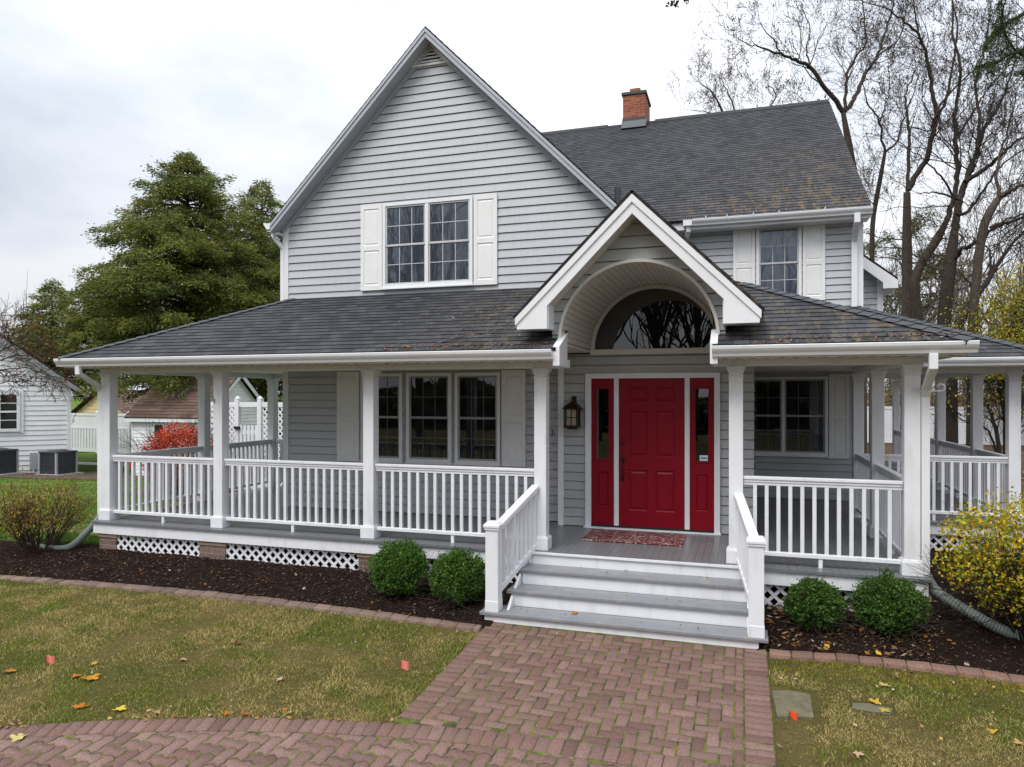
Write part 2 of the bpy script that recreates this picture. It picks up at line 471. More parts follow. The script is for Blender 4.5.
# ---- walls
XL, XR = -7.37, -1.99
APX, APZ = -4.68, 7.52
w = MB(); fr = front(YW)
courses(w, fr, [(XL + .09, -.02), (XR + 0.2, -.02), (XR + 0.2, 4.83 - .2), (XR, 4.83), (APX, APZ), (XL + .09, 4.83 + .09)], EXPO, 0.0, 0.017, gap=.011)
w.build('gable_wall', SIDE, house)
w = MB()
courses(w, sideL(XL), [(YW + .09, -.02), (19.8, -.02), (19.8, 4.85), (YW + .09, 4.85)], EXPO, 0.0, 0.017, gap=.011)
w.build('side_wall', SIDE, house)
w = MB()
courses(w, sideR(XR), [(YW, 2.5), (YR, 2.5), (YR, 4.85), (YW, 4.85)], EXPO, 0.0, 0.017, gap=.011)
w.build('side_wall', SIDE, house)
w = MB()
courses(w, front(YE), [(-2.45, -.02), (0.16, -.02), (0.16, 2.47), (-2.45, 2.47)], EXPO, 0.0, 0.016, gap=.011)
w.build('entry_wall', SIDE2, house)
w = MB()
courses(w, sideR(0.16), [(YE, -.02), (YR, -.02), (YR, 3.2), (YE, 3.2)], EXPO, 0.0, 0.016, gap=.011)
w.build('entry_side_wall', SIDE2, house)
w = MB()
courses(w, front(YR), [(0.1, -.02), (1.94, -.02), (1.94, 2.6), (0.1, 2.6)], EXPO, 0.0, 0.016, gap=.011)
courses(w, front(YR), [(XR - .1, 2.6), (1.94, 2.6), (1.94, 5.1), (XR - .1, 5.1)], EXPO, 0.0, 0.017, gap=.011)
w.build('right_wall', SIDE, house)
w = MB()
courses(w, sideR(2.02), [(YR + .09, -.02), (25.7, -.02), (25.7, 5.1), (19.8, 9.2), (YR + .09, 5.15)], EXPO, 0.0, 0.017, gap=.011)
w.build('side_wall', SIDE, house)
w = MB()     # low rear bay beyond the right corner
courses(w, front(16.1), [(2.02, 2.4), (2.62, 2.4), (2.62, 4.25), (2.02, 4.8)], EXPO, 0.0, 0.017, gap=.011)
courses(w, sideR(2.71), [(16.19, 2.4), (21, 2.4), (21, 4.3), (16.19, 4.3)], EXPO, 0.0, 0.017, gap=.011)
w.build('rear_bay_wall', SIDE, house)
w = MB()     # plain back wall, sheathing
w.box(XL + .03, 1.98, 25.6, 25.68, -.44, 5.1)
w.build('back_wall', SIDE, house)
w = MB()     # corner boards
w.box(XL - .022, XL + .09, YW - .022, YW + .09, 0, 4.86)
w.box(-2.535, -2.45, YE - .026, YE + .25, 0, 2.46)
w.box(1.94, 2.042, YR - .022, YR + .09, 3.2, 5.1)
w.box(2.62, 2.73, 16.078, 16.19, 2.4, 4.27)
w.box(2.044, 2.10, 16.05, 16.098, 2.4, 3.95)
w.build('corner_board', WHITE, house, bevel=.003)

# ---- windows
def window(x0, x1, z0, z1, Y, units, back, cas=0.05, mull=0.05, grid=3, low=False, gap=0.0, name='window'):
    f = front(Y); m = MB()
    spans = []
    W = (x1 - x0 - 2 * cas - (units - 1) * mull) / units
    for i in range(units): spans.append((x0 + cas + i * (W + mull), x0 + cas + i * (W + mull) + W))
    D = 0.058
    m.fbox(f, x0, x0 + cas, z0, z1, -.01, D); m.fbox(f, x1 - cas, x1, z0, z1, -.01, D)
    m.fbox(f, x0 + cas, x1 - cas, z1 - cas, z1, -.01, D); m.fbox(f, x0 + cas, x1 - cas, z0, z0 + cas, -.01, D)
    for i in range(units - 1): m.fbox(f, spans[i][1], spans[i + 1][0], z0 + cas, z1 - cas, -.01, D - .004)
    m.fbox(f, x0 - .015, x1 + .015, z0 - .028, z0, -.01, D + .018)
    wo = m.build(name, TRIM, house, bevel=.003)
    for a, b in spans:
        c, d = z0 + cas, z1 - cas; mid = (c + d) / 2
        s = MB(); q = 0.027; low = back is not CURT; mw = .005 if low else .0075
        for lo, hi, dd in ((c, mid + .018, .034), (mid - .018, d, .046)):
            s.fbox(f, a, a + q, lo, hi, .019, dd); s.fbox(f, b - q, b, lo, hi, .019, dd)
            s.fbox(f, a + q, b - q, lo, lo + q, .0195, dd - .001); s.fbox(f, a + q, b - q, hi - q, hi, .0195, dd - .001)
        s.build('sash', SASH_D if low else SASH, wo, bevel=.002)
        g = MB()
        for lo, hi in ((c + q, mid - .014), (mid + .018, d - q)):
            for k in range(1, grid): 
                x = a + q + (b - a - 2 * q) * k / grid
                g.fbox(f, x - mw, x + mw, lo, hi, .0255, .030)
            zz = (lo + hi) / 2
            g.fbox(f, a + q, b - q, zz - mw, zz + mw, .0255, .0305)
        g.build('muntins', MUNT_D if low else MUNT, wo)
        p = MB(); p.fbox(f, a + q * .5, b - q * .5, c + q * .5, d - q * .5, .0225, .0248); p.build('pane', GLASS, wo)
        k = MB()
        n = 40
        for i in range(n):
            s0 = a + (b - a) * i / n; s1 = a + (b - a) * (i + 1) / n
            da = .0185 + (.003 * math.sin(i * 1.3) if back is CURT else 0); db = .0185 + (.003 * math.sin((i + 1) * 1.3) if back is CURT else 0)
            k.add([f.p(s0, c, da), f.p(s1, c, db), f.p(s1, d, db), f.p(s0, d, da)], [(0, 1, 2, 3)])
        k.build('curtain' if back is CURT else 'dark_room', back, wo)
    return wo
window(-5.49, -3.945, 3.60, 4.955, YW, 2, CURT)
window(0.255, 1.03, 3.60, 4.965, YR, 1, CURT)
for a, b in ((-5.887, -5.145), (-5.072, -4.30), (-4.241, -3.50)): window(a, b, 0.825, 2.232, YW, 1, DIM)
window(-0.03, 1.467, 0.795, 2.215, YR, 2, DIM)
def shutter(x0, x1, z0, z1, Y):
    m = MB(); mid = lerp(z0, z1, 0.49)
    panel_board(m, front(Y), x0, x1, z0, z1, .012, .046, [(x0 + .055, x1 - .055, z0 + .08, mid - .04), (x0 + .055, x1 - .055, mid + .04, z1 - .08)])
    m.build('shutter', CREAM, house)
shutter(-5.89, -5.505, 3.575, 4.968, YW); shutter(-3.93, -3.55, 3.575, 4.968, YW)
shutter(-0.15, 0.237, 3.58, 4.972, YR); shutter(1.05, 1.42, 3.58, 4.972, YR)
shutter(-6.33, -5.925, 0.80, 2.262, YW); shutter(-3.475, -3.10, 0.80, 2.262, YW)
shutter(1.487, 1.815, 0.752, 2.255, YR)
# ---- gable vent
m = MB(); f = front(YW); va = (-4.675, 7.44); vl = (-5.02, 7.075); vr = (-4.33, 7.075)
m.prism(f, [vl, vr, (vr[0] - .09, vr[1] + .035), (vl[0] + .09, vl[1] + .035)], .0, .04)
m.prism(f, [vl, (vl[0] + .09, vl[1] + .035), (va[0], va[1] - .05), va], 0, .04)
m.prism(f, [vr, va, (va[0], va[1] - .05), (vr[0] - .09, vr[1] + .035)], 0, .0405)
vo = m.build('gable_vent', CREAM, house)
m = MB()
m.prism(f, [(vl[0] + .03, vl[1] + .01), (vr[0] - .03, vr[1] + .01), (va[0], va[1] - .03)], .0, .02)
m.build('vent_back', DARK, vo)
m = MB()
for k in range(5):
    z = vl[1] + .05 + k * .055; hw = (va[1] - .05 - z) * .95
    if hw > .02: m.add([f.p(va[0] - hw, z, .036), f.p(va[0] + hw, z, .036), f.p(va[0] + hw * .85, z + .036, .021), f.p(va[0] - hw * .85, z + .036, .021)], [(0, 1, 2, 3)])
m.build('louvres', CREAM, vo)

# ---- main roofs
def slope_fr(p, along, up):
    U = Vector(along).normalized(); V = Vector(up).normalized(); Nn = U.cross(V).normalized()
    if Nn.z < 0: Nn = -Nn
    return Fr(p, U, V, Nn)
def roof_plane(mb, fr, pts3, e=0.14, lip=0.008, base=0.0):
    poly = []
    for p in pts3:
        q = Vector(p) - fr.O; poly.append((q.dot(fr.U), q.dot(fr.V)))
    courses(mb, fr, poly, e, 0.0, lip, base)
    # underside
    mb.add([fr.p(s, t, base - .03) for s, t in poly], [tuple(range(len(poly)))])
    n = len(poly)
    for i in range(n):
        a, b = poly[i], poly[(i + 1) % n]
        mb.add([fr.p(a[0], a[1], base - .03), fr.p(b[0], b[1], base - .03), fr.p(b[0], b[1], base + .004), fr.p(a[0], a[1], base + .004)], [(0, 1, 2, 3)])
YG = 10.1
APX = -4.65
EZ = 4.74; EX0 = -7.485; EX1 = -1.60; EZ1 = EZ + (APX - EX0) - (EX1 - APX)
m = MB()
fa = slope_fr((EX0, YG, EZ), (0, 1, 0), (1, 0, 1)); roof_plane(m, fa, [(EX0, YG, EZ), (EX0, 19, EZ), (APX, 19, EZ + (APX - EX0)), (APX, YG, EZ + (APX - EX0))])
fb = slope_fr((EX1, YG, EZ1), (0, 1, 0), (-1, 0, 1)); roof_plane(m, fb, [(EX1, YG, EZ1), (EX1, 19, EZ1), (APX, 19, EZ1 + (EX1 - APX)), (APX, YG, EZ1 + (EX1 - APX))])
m.build('wing_roof', ROOF, house)
m = MB()
m0 = (13.5, 5.09); m1 = (19.8, 9.37)
fm = slope_fr((XL - .1, m0[0], m0[1]), (1, 0, 0), (0, m1[0] - m0[0], m1[1] - m0[1]))
roof_plane(m, fm, [(XL - .1, m0[0], m0[1]), (2.12, m0[0], m0[1]), (2.12, m1[0], m1[1]), (XL - .1, m1[0], m1[1])])
fm2 = slope_fr((XL - .1, 26.1, m0[1]), (1, 0, 0), (0, -(m1[0] - m0[0]), m1[1] - m0[1]))
roof_plane(m, fm2, [(XL - .1, 26.1, m0[1]), (2.12, 26.1, m0[1]), (2.12, m1[0], m1[1]), (XL - .1, m1[0], m1[1])])
m.build('main_roof', ROOF, house)
m = MB()
for a, b in ((-5.6, -3.55), (-2.25, 2.1)):
    m.prism(sideL(a), [(19.6, 9.26), (19.8, 9.41), (20.0, 9.26), (20.0, 9.2), (19.6, 9.2)], -(b - a), 0)
m.build('ridge_vent', painted('ridge_vent_dark', (.024, .025, .028), .9, .2, 10), house)
# rake boards of the front gable, the sloping soffit behind them and a frieze on the wall
zt = EZ + (APX - EX0) - .03
for sg in (-1, 1):
    ex, ez = (EX0, EZ - .03) if sg < 0 else (EX1, EZ1 - .03)
    f = front(YG + .03)
    m = MB()
    m.prism(f, [(ex, ez), (APX, zt), (APX, zt - .135), (ex - sg * .01, ez - .125)], .0, .03)
    m.prism(f, [(ex, ez + .001), (APX, zt + .001), (APX, zt - .055), (ex, ez - .055)], .03, .045)
    m.build('rake_board', RAKE, house, bevel=.003)
    m = MB(); m.add([(ex, YG + .02, ez - .125), (APX, YG + .02, zt - .135), (APX, YW + .01, zt - .135), (ex, YW + .01, ez - .125)], [(0, 1, 2, 3)])
    m.build('rake_soffit', RAKE, house)
    m = MB(); wx = XL - .02 if sg < 0 else -2.3; wz = zt - .13 - abs(APX - wx); m.prism(front(YW), [(wx, wz), (APX, zt - .13), (APX, zt - .22), (wx, wz - .09)], .0, .03); m.build('frieze_board', RAKE, house)
# main eave: fascia, gutter, soffit
KPROF = [(0, 0), (.07, 0), (.082, .03), (.104, .055), (.118, .078), (.124, .108), (.112, .114), (.108, .104), (.01, .098), (0, .118)]
def gutter(mb, p0, p1, out, z):
    """K-style gutter from p0 to p1 (x,y), out = outward unit (x,y)"""
    pts = []
    for p in (p0, p1):
        for a, b in KPROF: pts.append((p[0] + out[0] * a, p[1] + out[1] * a, z + b))
    n = len(KPROF)
    mb.add(pts, [(j, (j + 1) % n, n + (j + 1) % n, n + j) for j in range(n)] + [tuple(range(n)), tuple(range(n, 2 * n))[::-1]])
m = MB(); gutter(m, (-.86, 13.56), (2.13, 13.56), (0, -1), 4.985)
go = m.build('gutter', TRIM, house)
k = MB()
for x in (-.62, -.25, .2, .63, 1.38): k.box(x - .006, x + .006, 13.43, 13.5, 5.09, 5.14)
k.build('hanger_strap', TRIM, go)
m = MB(); m.box(XR, 2.12, 13.56, 13.585, 4.93, 5.10); m.box(XR, 2.10, 13.586, 13.9, 4.93, 4.95)
m.prism(sideR(2.10), [(13.57, 4.93), (13.57, 5.08), (19.8, 9.31), (26.0, 5.08), (26.0, 4.93), (19.8, 9.13)], 0, .025)
m.build('main_eave_board', TRIM, house)
m = MB(); m.sweep([(-.93, 13.5, 5.03), (-.93, 13.52, 4.9), (-.98, 13.7, 4.8), (-1.0, 13.84, 4.72), (-1.0, 13.84, 3.7)], [(-.04, -.03), (.04, -.03), (.04, .03), (-.04, .03)])
m.box(-1.02, -.865, 13.44, 13.56, 4.985, 5.09)
m.build('downspout', TRIM, house)
m = MB(); m.sweep([(1.89, 13.5, 5.0), (1.89, 13.5, 4.86), (1.89, 13.78, 4.66), (1.89, 13.835, 4.58), (1.89, 13.835, 3.42)], [(-.048, -.035), (.048, -.035), (.048, .035), (-.048, .035)])
m.build('downspout', TRIM, house, bevel=.006)
m = MB(); gutter(m, (EX0 + .02, YG - .02), (EX0 + .02, 19), (-1, 0), EZ - .10)
m.build('gutter', TRIM, house)
m = MB(); m.sweep([(EX0 - .05, YG + .2, EZ - .1), (EX0 - .05, YG + .2, EZ - .2), (XL - .05, YG + .27, EZ - .36), (XL - .05, YG + .29, EZ - .42), (XL - .05, YG + .29, 3.3)], [(-.04, -.03), (.04, -.03), (.04, .03), (-.04, .03)])
m.build('downspout', TRIM, house)
m = MB(); m.box(EX0 + .03, XL, YG + .08, 19, EZ - .17, EZ - .14); m.build('soffit', SOFF, house)
# rear bay roof edge
m = MB(); fbay = slope_fr((2.95, 15.8, 4.2), (0, 1, 0), (-.93, 0, .75)); roof_plane(m, fbay, [(2.95, 15.8, 4.2), (2.95, 21, 4.2), (2.02, 21, 4.95), (2.02, 15.8, 4.95)])
m.build('rear_bay_roof', ROOF, house)
m = MB(); m.prism(front(15.83), [(2.02, 4.9), (2.95, 4.15), (2.95, 4.0), (2.68, 4.0), (2.68, 4.12), (2.02, 4.68)], 0, .04)
m.box(2.72, 2.94, 15.84, 21, 4.0, 4.03)
m.build('rear_bay_rake', TRIM, house)
# plumbing vent
m = MB(); m.lathe((-2.40, 14.5, 5.4), [(.06, 0), (.06, .70), (.045, .70)], 12); m.build('vent_pipe', LEAD, house)
# chimney
cx0, cx1, cy0, cy1 = -3.06, -2.46, 19.35, 20.35
m = MB(); m.box(cx0, cx1, cy0, cy1, 8.6, 9.98); ch = m.build('chimney', CHIM, house)
m = MB(); m.box(cx0 - .035, cx1 + .035, cy0 - .035, cy1 + .035, 9.98, 10.05); m.build('chimney_cap', LEAD, ch)
m = MB(); m.box(cx0 + .17, cx1 - .15, cy0 + .1, cy1 - .4, 10.05, 10.18); m.build('flue', CHIM, ch)
m = MB(); m.box(cx0 - .012, cx1 + .012, cy0 - .012, cy1 + .012, 9.0, 9.36); m.prism(sideL(cx0 - .03), [(cy0 - .10, 9.06), (cy0, 9.30), (cy0, 9.0)], -(cx1 - cx0 + .06), 0); m.build('flashing', LEAD, ch)

# ================================================================== PORCH
SL = 0.455; PZ = 2.425
EY = 7.98; EXL = -9.57; EXR = 2.15; EY2 = 11.62; EXR2 = 4.17
def pz(t): return PZ + SL * t
m = MB()
ffl = slope_fr((EXL, EY, PZ), (1, 0, 0), (0, 1, SL))
t = YW - EY
roof_plane(m, ffl, [(EXL, EY, PZ), (-2.04, EY, PZ), (-2.04, YW, pz(t)), (EXL + t, YW, pz(t))])
fll = slope_fr((EXL, EY, PZ), (0, 1, 0), (1, 0, SL)); tl = XL - EXL
roof_plane(m, fll, [(EXL, EY, PZ), (EXL, 12.9, PZ), (XL, 12.9, pz(tl)), (XL, EY + tl, pz(tl))])
m.build('porch_roof', PROOF, house)
m = MB()
roof_plane(m, Fr((EXL, EY, PZ), ffl.U, ffl.V, ffl.N), [(-.30, EY, PZ), (EXR, EY, PZ), (.03, 10.1, pz(2.12)), (-.36, 10.1, pz(2.12))])
fr1 = slope_fr((EXR, EY, PZ), (0, 1, 0), (-1, 0, SL)); h = 13.9 - EY2
roof_plane(m, fr1, [(EXR, EY, PZ), (EXR, EY2, PZ), (EXR - h, 13.9, pz(h)), (EXR - h, EY + h, pz(h))])
fr2 = slope_fr((EXR, EY2, PZ), (1, 0, 0), (0, 1, SL))
roof_plane(m, fr2, [(EXR, EY2, PZ), (EXR2, EY2, PZ), (EXR2 - h, 13.9, pz(h)), (EXR - h, 13.9, pz(h))])
fr3 = slope_fr((EXR2, EY2, PZ), (0, 1, 0), (-1, 0, SL))
roof_plane(m, fr3, [(EXR2, EY2, PZ), (EXR2, 21, PZ), (EXR2 - h, 21, pz(h)), (EXR2 - h, 13.9, pz(h))])
m.build('porch_roof', PROOF, house)
def hipcaps(mb, p0, p1, n=None):
    p0 = Vector(p0); p1 = Vector(p1); L = (p1 - p0).length; n = n or int(L / .15)
    d = (p1 - p0).normalized(); side = d.cross(Vector((0, 0, 1))).normalized(); u = side.cross(d)
    for i in range(n):
        a = p0 + d * (L * i / n); b = p0 + d * (L * (i + 1) / n + .02)
        h0, h1 = .026, .014
        mb.add([a + side * .12 - u * .022 + u * h0 * .5, a + u * h0, a - side * .12 - u * .022 + u * h0 * .5, b + side * .12 - u * .022, b + u * h1, b - side * .12 - u * .022, a + side * .12 - u * .05, a - side * .12 - u * .05],
               [(0, 1, 4, 3), (1, 2, 5, 4), (0, 6, 7, 2, 1)])
for p0, p1 in (((EXL, EY, PZ), (EXL + t, YW, pz(t))), ((EXR, EY, PZ), (.03, 10.1, pz(2.12))), ((EXR2, EY2, PZ), (EXR2 - h, 13.9, pz(h)))):
    m = MB(); hipcaps(m, p0, p1); m.build('hip_caps', CAPM, house)
# fascia and gutters
GZ = 2.302
m = MB()
m.box(EXL + .02, -2.07, 8.04, 8.065, 2.285, 2.415); m.box(-.30, EXR - .02, 8.04, 8.065, 2.285, 2.415)
m.box(EXL + .02, EXL + .045, 8.066, 12.85, 2.285, 2.415); m.box(EXR - .045, EXR - .02, 8.066, EY2 + .06, 2.285, 2.415)
m.box(EXR - .02, EXR2 - .02, EY2 + .06, EY2 + .085, 2.285, 2.415); m.box(EXR2 - .045, EXR2 - .02, EY2 + .086, 20.9, 2.285, 2.415)
m.build('fascia', TRIM, house)
for p0, p1, o in (((EXL - .03, 8.04), (-2.075, 8.04), (0, -1)), ((-.302, 8.04), (EXR + .03, 8.04), (0, -1)), ((EXR - .02, EY2 + .06), (EXR2 + .03, EY2 + .06), (0, -1)), ((EXL + .02, 8.05), (EXL + .02, 12.85), (-1, 0)), ((EXR2 - .02, EY2 + .07), (EXR2 - .02, 20.9), (1, 0))):
    m = MB(); gutter(m, p0, p1, o, GZ); m.build('gutter', TRIM, house)
m = MB()    # soffits
m.box(EXL + .045, -2.07, 8.066, YC, 2.288, 2.298); m.box(-.30, EXR - .045, 8.066, YC, 2.288, 2.298)
m.box(EXL + .046, -9.25, YC, 12.85, 2.2885, 2.298); m.box(1.80, EXR - .046, YC + .002, 11.9, 2.2885, 2.298); m.box(1.81, EXR2 - .046, EY2 + .086, 12.1, 2.287, 2.297); m.box(3.87, EXR2 - .046, 12.102, 20.9, 2.288, 2.298)
so = m.build('soffit', SOFF, house)
m = MB()
for i in range(16):
    x = -.2 + i * .145; m.box(x, x + .055, 8.15, 8.175, 2.284, 2.2876)
for i in range(50):
    x = -9.4 + i * .145; m.box(x, x + .055, 8.15, 8.175, 2.284, 2.2876)
m.build('soffit_vent', DARK, so)
m = MB()    # beams over the columns
m.box(-9.245, -2.0, YC + .0, YC + .17, 2.215, 2.315); m.box(-.31, 1.80, YC, YC + .17, 2.215, 2.315)
m.box(-9.245, -9.06, YC + .171, 12.5, 2.215, 2.314); m.box(1.625, 1.80, YC + .171, 12.1, 2.215, 2.314)
m.box(1.81, 3.87, 12.1, 12.27, 2.215, 2.316); m.box(3.69, 3.87, 12.271, 20.6, 2.215, 2.314)
m.box(-9.05, -7.4, 12.36, 12.53, 2.215, 2.313)
m.build('porch_beam', WHITE, house, bevel=.003)
m = MB()
m.box(-9.05, -2.56, YC + .172, YW - .02, 2.305, 2.33); m.box(-9.05, XL - .03, YW - .02, 12.5, 2.304, 2.33)
m.box(-.06, 1.62, YC + .172, YR, 2.305, 2.33); m.box(1.63, 3.68, 12.275, 20.6, 2.3045, 2.33)
m.build('porch_ceiling', CEIL, house)

# columns
def column(x, y, wd=.152, depth=.152, z0=0.0, h=2.215):
    m = MB(); m.box(x - wd / 2, x + wd / 2, y, y + depth, z0 + .155, z0 + h - .012); c = m.build('porch_column', WHITE, house, bevel=.006)
    p = MB(); e = .027
    p.box(x - wd / 2 - e, x + wd / 2 + e, y - e, y + depth + e, z0, z0 + .15); p.box(x - wd / 2 - .014, x + wd / 2 + .014, y - .014, y + depth + .014, z0 + .148, z0 + .166)
    p.build('plinth', WHITE, c, bevel=.006)
    p = MB(); 
    for e, a, b in ((.010, .118, .103), (.008, .075, .045), (.017, .047, .03), (.026, .031, 0.0)):
        p.box(x - wd / 2 - e, x + wd / 2 + e, y - e, y + depth + e, z0 + h - a, z0 + h - b)
    p.build('capital', WHITE, c, bevel=.006)
    return c
CX = (-9.135, -7.085, -4.685, -2.335, -.06, 1.70)
for i, x in enumerate(CX): column(x, YC, .165 if i in (0,) else .152)
for x, y in ((-9.135, 10.4), (-9.135, 12.36), (1.715, 10.45), (1.715, 12.1), (3.775, 12.1), (3.775, 13.8), (3.775, 16.1), (3.775, 18.3), (3.775, 20.4)): column(x, y)
# railings
bal_mesh = {}
def baluster_mesh(hgt):
    k = round(hgt, 3)
    if k not in bal_mesh:
        q = .0195; me = bpy.data.meshes.new('baluster')
        v = [(-q, -q, 0), (q, -q, 0), (q, q, 0), (-q, q, 0), (-q, -q, hgt), (q, -q, hgt), (q, q, hgt), (-q, q, hgt)]
        me.from_pydata(v, [], [(0, 3, 2, 1), (4, 5, 6, 7), (0, 1, 5, 4), (1, 2, 6, 5), (2, 3, 7, 6), (3, 0, 4, 7)]); me.materials.append(WHITE)
        bal_mesh[k] = me
    return bal_mesh[k]
def add_bal(parent, x, y, z, hgt):
    o = bpy.data.objects.new('baluster', baluster_mesh(hgt)); COL.objects.link(o); o.parent = parent
    r = ROOT[parent.name]; o.location = (x - r.x, y - r.y, z - r.z)
def railing(p0, p1, single=True, z=0.0, feet=True):
    (x0, y0), (x1, y1) = p0, p1
    L = math.hypot(x1 - x0, y1 - y0); ux, uy = (x1 - x0) / L, (y1 - y0) / L
    m = MB()
    m.beam((x0, y0, z + .962), (x1, y1, z + .962), .085, .034); m.beam((x0, y0, z + .929), (x1, y1, z + .929), .06, .032)
    m.beam((x0, y0, z + .897), (x1, y1, z + .897), .042, .032)
    ro = m.build('railing', WHITE, house, bevel=.005)
    b = MB(); b.beam((x0, y0, z + .125), (x1, y1, z + .125), .06, .045)
    b.build('bottom_rail', WHITE, ro, bevel=.005)
    if feet:
        b = MB(); cx, cy = lerp(x0, x1, .5), lerp(y0, y1, .5)
        b.box(cx - .02, cx + .02, cy - .02, cy + .02, z, z + .103); b.build('rail_foot', WHITE, ro)
    n = max(2, round(L / .122))
    if single:
        for i in range(1, n): add_bal(ro, x0 + ux * L * i / n, y0 + uy * L * i / n, z + .147, .735)
    else:
        b = MB()
        for i in range(1, n):
            x, y = x0 + ux * L * i / n, y0 + uy * L * i / n; b.box(x - .0195, x + .0195, y - .0195, y + .0195, z + .147, z + .882)
        o = b.build('balusters', WHITE, ro); o['kind'] = 'stuff'
    return ro
yr = YC + .075
for i in (0, 1, 2): railing((CX[i] + .08, yr), (CX[i + 1] - .08, yr))
railing((CX[4] + .08, yr), (CX[5] - .08, yr))
railing((-9.135, YC + .16), (-9.135, 10.4), False); railing((-9.135, 10.56), (-9.135, 12.36), False)
railing((-9.05, 12.44), (-7.4, 12.44), False)
railing((1.715, YC + .16), (1.715, 10.45), False); railing((1.715, 10.61), (1.715, 12.1), False)
railing((1.80, 12.175), (3.70, 12.175), True)
for a, b in ((12.26, 13.8), (13.96, 16.1), (16.26, 18.3), (18.46, 20.4)): railing((3.775, a), (3.775, b), False)
# deck boards
m = MB()
def deck_rect(x0, x1, y0, y1):
    n = max(1, int(round((x1 - x0) / .0835))); wd = (x1 - x0) / n
    for i in range(n): m.box(x0 + i * wd + .0012, x0 + (i + 1) * wd - .0012, y0, y1, -.03, -.0 - random.random() * .0008)
deck_rect(-9.30, -2.5, 8.27, YW - .002); deck_rect(-9.30, XL - .03, YW, 12.6)
deck_rect(-2.5, .15, 8.30, YE - .002); deck_rect(.15, 1.86, 8.27, YR - .002); deck_rect(1.86, 3.95, 12.0, 20.6)
m.build('porch_deck', DECK, house)
m = MB()
m.box(-9.27, -2.62, 8.30, 8.33, -.185, -.032); m.box(.22, 1.83, 8.30, 8.33, -.185, -.032)
m.box(-9.27, -9.24, 8.331, 12.57, -.185, -.033); m.box(1.80, 1.83, 8.331, 12.02, -.185, -.033)
m.box(1.831, 3.92, 12.03, 12.06, -.185, -.034); m.box(3.89, 3.92, 12.061, 20.5, -.185, -.034)
m.build('skirt_board', WHITE, house, bevel=.003)
# lattice panels
def lattice(fr, s0, s1, t0, t1):
    m = MB(); hp = .1365; wv = .05
    H = t1 - t0
    for layer, sg in ((0, 1), (1, -1)):
        k = math.floor((s0 - H) / hp) - 1
        while k * hp < s1 + H:
            c = k * hp
            if sg > 0: poly = [(c - wv / 2, t0), (c + wv / 2, t0), (c + H + wv / 2, t1), (c + H - wv / 2, t1)]
            else: poly = [(c - wv / 2, t0), (c + wv / 2, t0), (c - H + wv / 2, t1), (c - H - wv / 2, t1)]
            poly = clip(clip(poly, 0, s0, True), 0, s1, False)
            if len(poly) >= 3: m.prism(fr, poly, layer * .007, layer * .007 + .0068)
            k += 1
    m.build('lattice_panel', WHITE, house)
lf = front(8.375)
for a, b in ((-8.88, -7.36), (-6.92, -4.80), (-4.40, -2.60), (.24, 1.62)): lattice(lf, a, b, -.52, -.19)
lattice(sideL(-9.2), 8.5, 12.5, -.5, -.19); lattice(sideR(1.76), 8.5, 12.0, -.5, -.19); lattice(front(12.1), 1.9, 3.85, -.5, -.19); lattice(sideR(3.85), 12.2, 20.3, -.5, -.19)
for x0, x1 in ((-9.2, -8.88), (-7.36, -6.92), (-4.80, -4.40), (1.62, 1.84)):
    m = MB(); m.box(x0, x1, 8.345, 8.60, -.62, -.245); po = m.build('brick_pier', PIER, house)
    m = MB(); m.box(x0 - .025, x1 + .025, 8.332, 8.60, -.244, -.187); m.build('pier_cap', TAN, po, bevel=.004)
# dark foundation behind the lattice
m = MB(); m.box(XL, XR, 10.2, 10.3, -.6, -.03); m.box(-2.4, .2, 10.0, 10.1, -.6, -.03); m.box(.1, 2.0, 13.7, 13.8, -.6, -.03)
m.build('foundation_wall', PIER, house)

# ---- entry gable
GX = -1.163; FY = 8.0
m = MB(); f = front(FY + .03)
for sg in (-1, 1):
    X = lambda d: GX + sg * d
    m.prism(f, [(X(0), 4.15), (X(1.365), 2.805), (X(1.345), 2.655), (X(.98), 2.655), (X(.98), 2.92), (X(0), 3.915)], 0, .03)
    m.prism(f, [(X(0), 4.152), (X(1.368), 2.806), (X(1.362), 2.70), (X(0), 4.04)], .0, .048)
    m.prism(f, [(X(1.343), 2.657), (X(.97), 2.657), (X(.97), 2.96), (X(1.343), 2.79)], -.27, -.001)
m.build('entry_rake_board', TRIM, house, bevel=.003)
m = MB()
for sg in (-1, 1):
    m.add([(GX, FY + .03, 3.93), (GX + sg * .985, FY + .03, 2.925), (GX + sg * .985, 8.31, 2.925), (GX, 8.31, 3.93)], [(0, 1, 2, 3)])
    for i in range(14):
        a = .03 + i * .07
        x0, z0 = GX + sg * a, 3.928 - a * 1.02; 
        m.add([(x0, FY + .04, z0), (x0 + sg * .004, FY + .04, z0 - .008), (x0 + sg * .004, 8.30, z0 - .008), (x0, 8.30, z0)], [(0, 1, 2, 3)])
m.build('entry_soffit', SOFF, house)
m = MB()
for sg in (-1, 1):
    e = (GX + sg * 1.39, FY - .02, 2.80)
    ff = slope_fr(e, (0, 1, 0), (-sg, 0, .985))
    top = 2.80 + 1.39 * .985
    roof_plane(m, ff, [e, (e[0], YR, 2.80), (GX, YR, top), (GX, FY - .02, top)], .14, .006, .004)
m.build('entry_roof', PROOF, house)
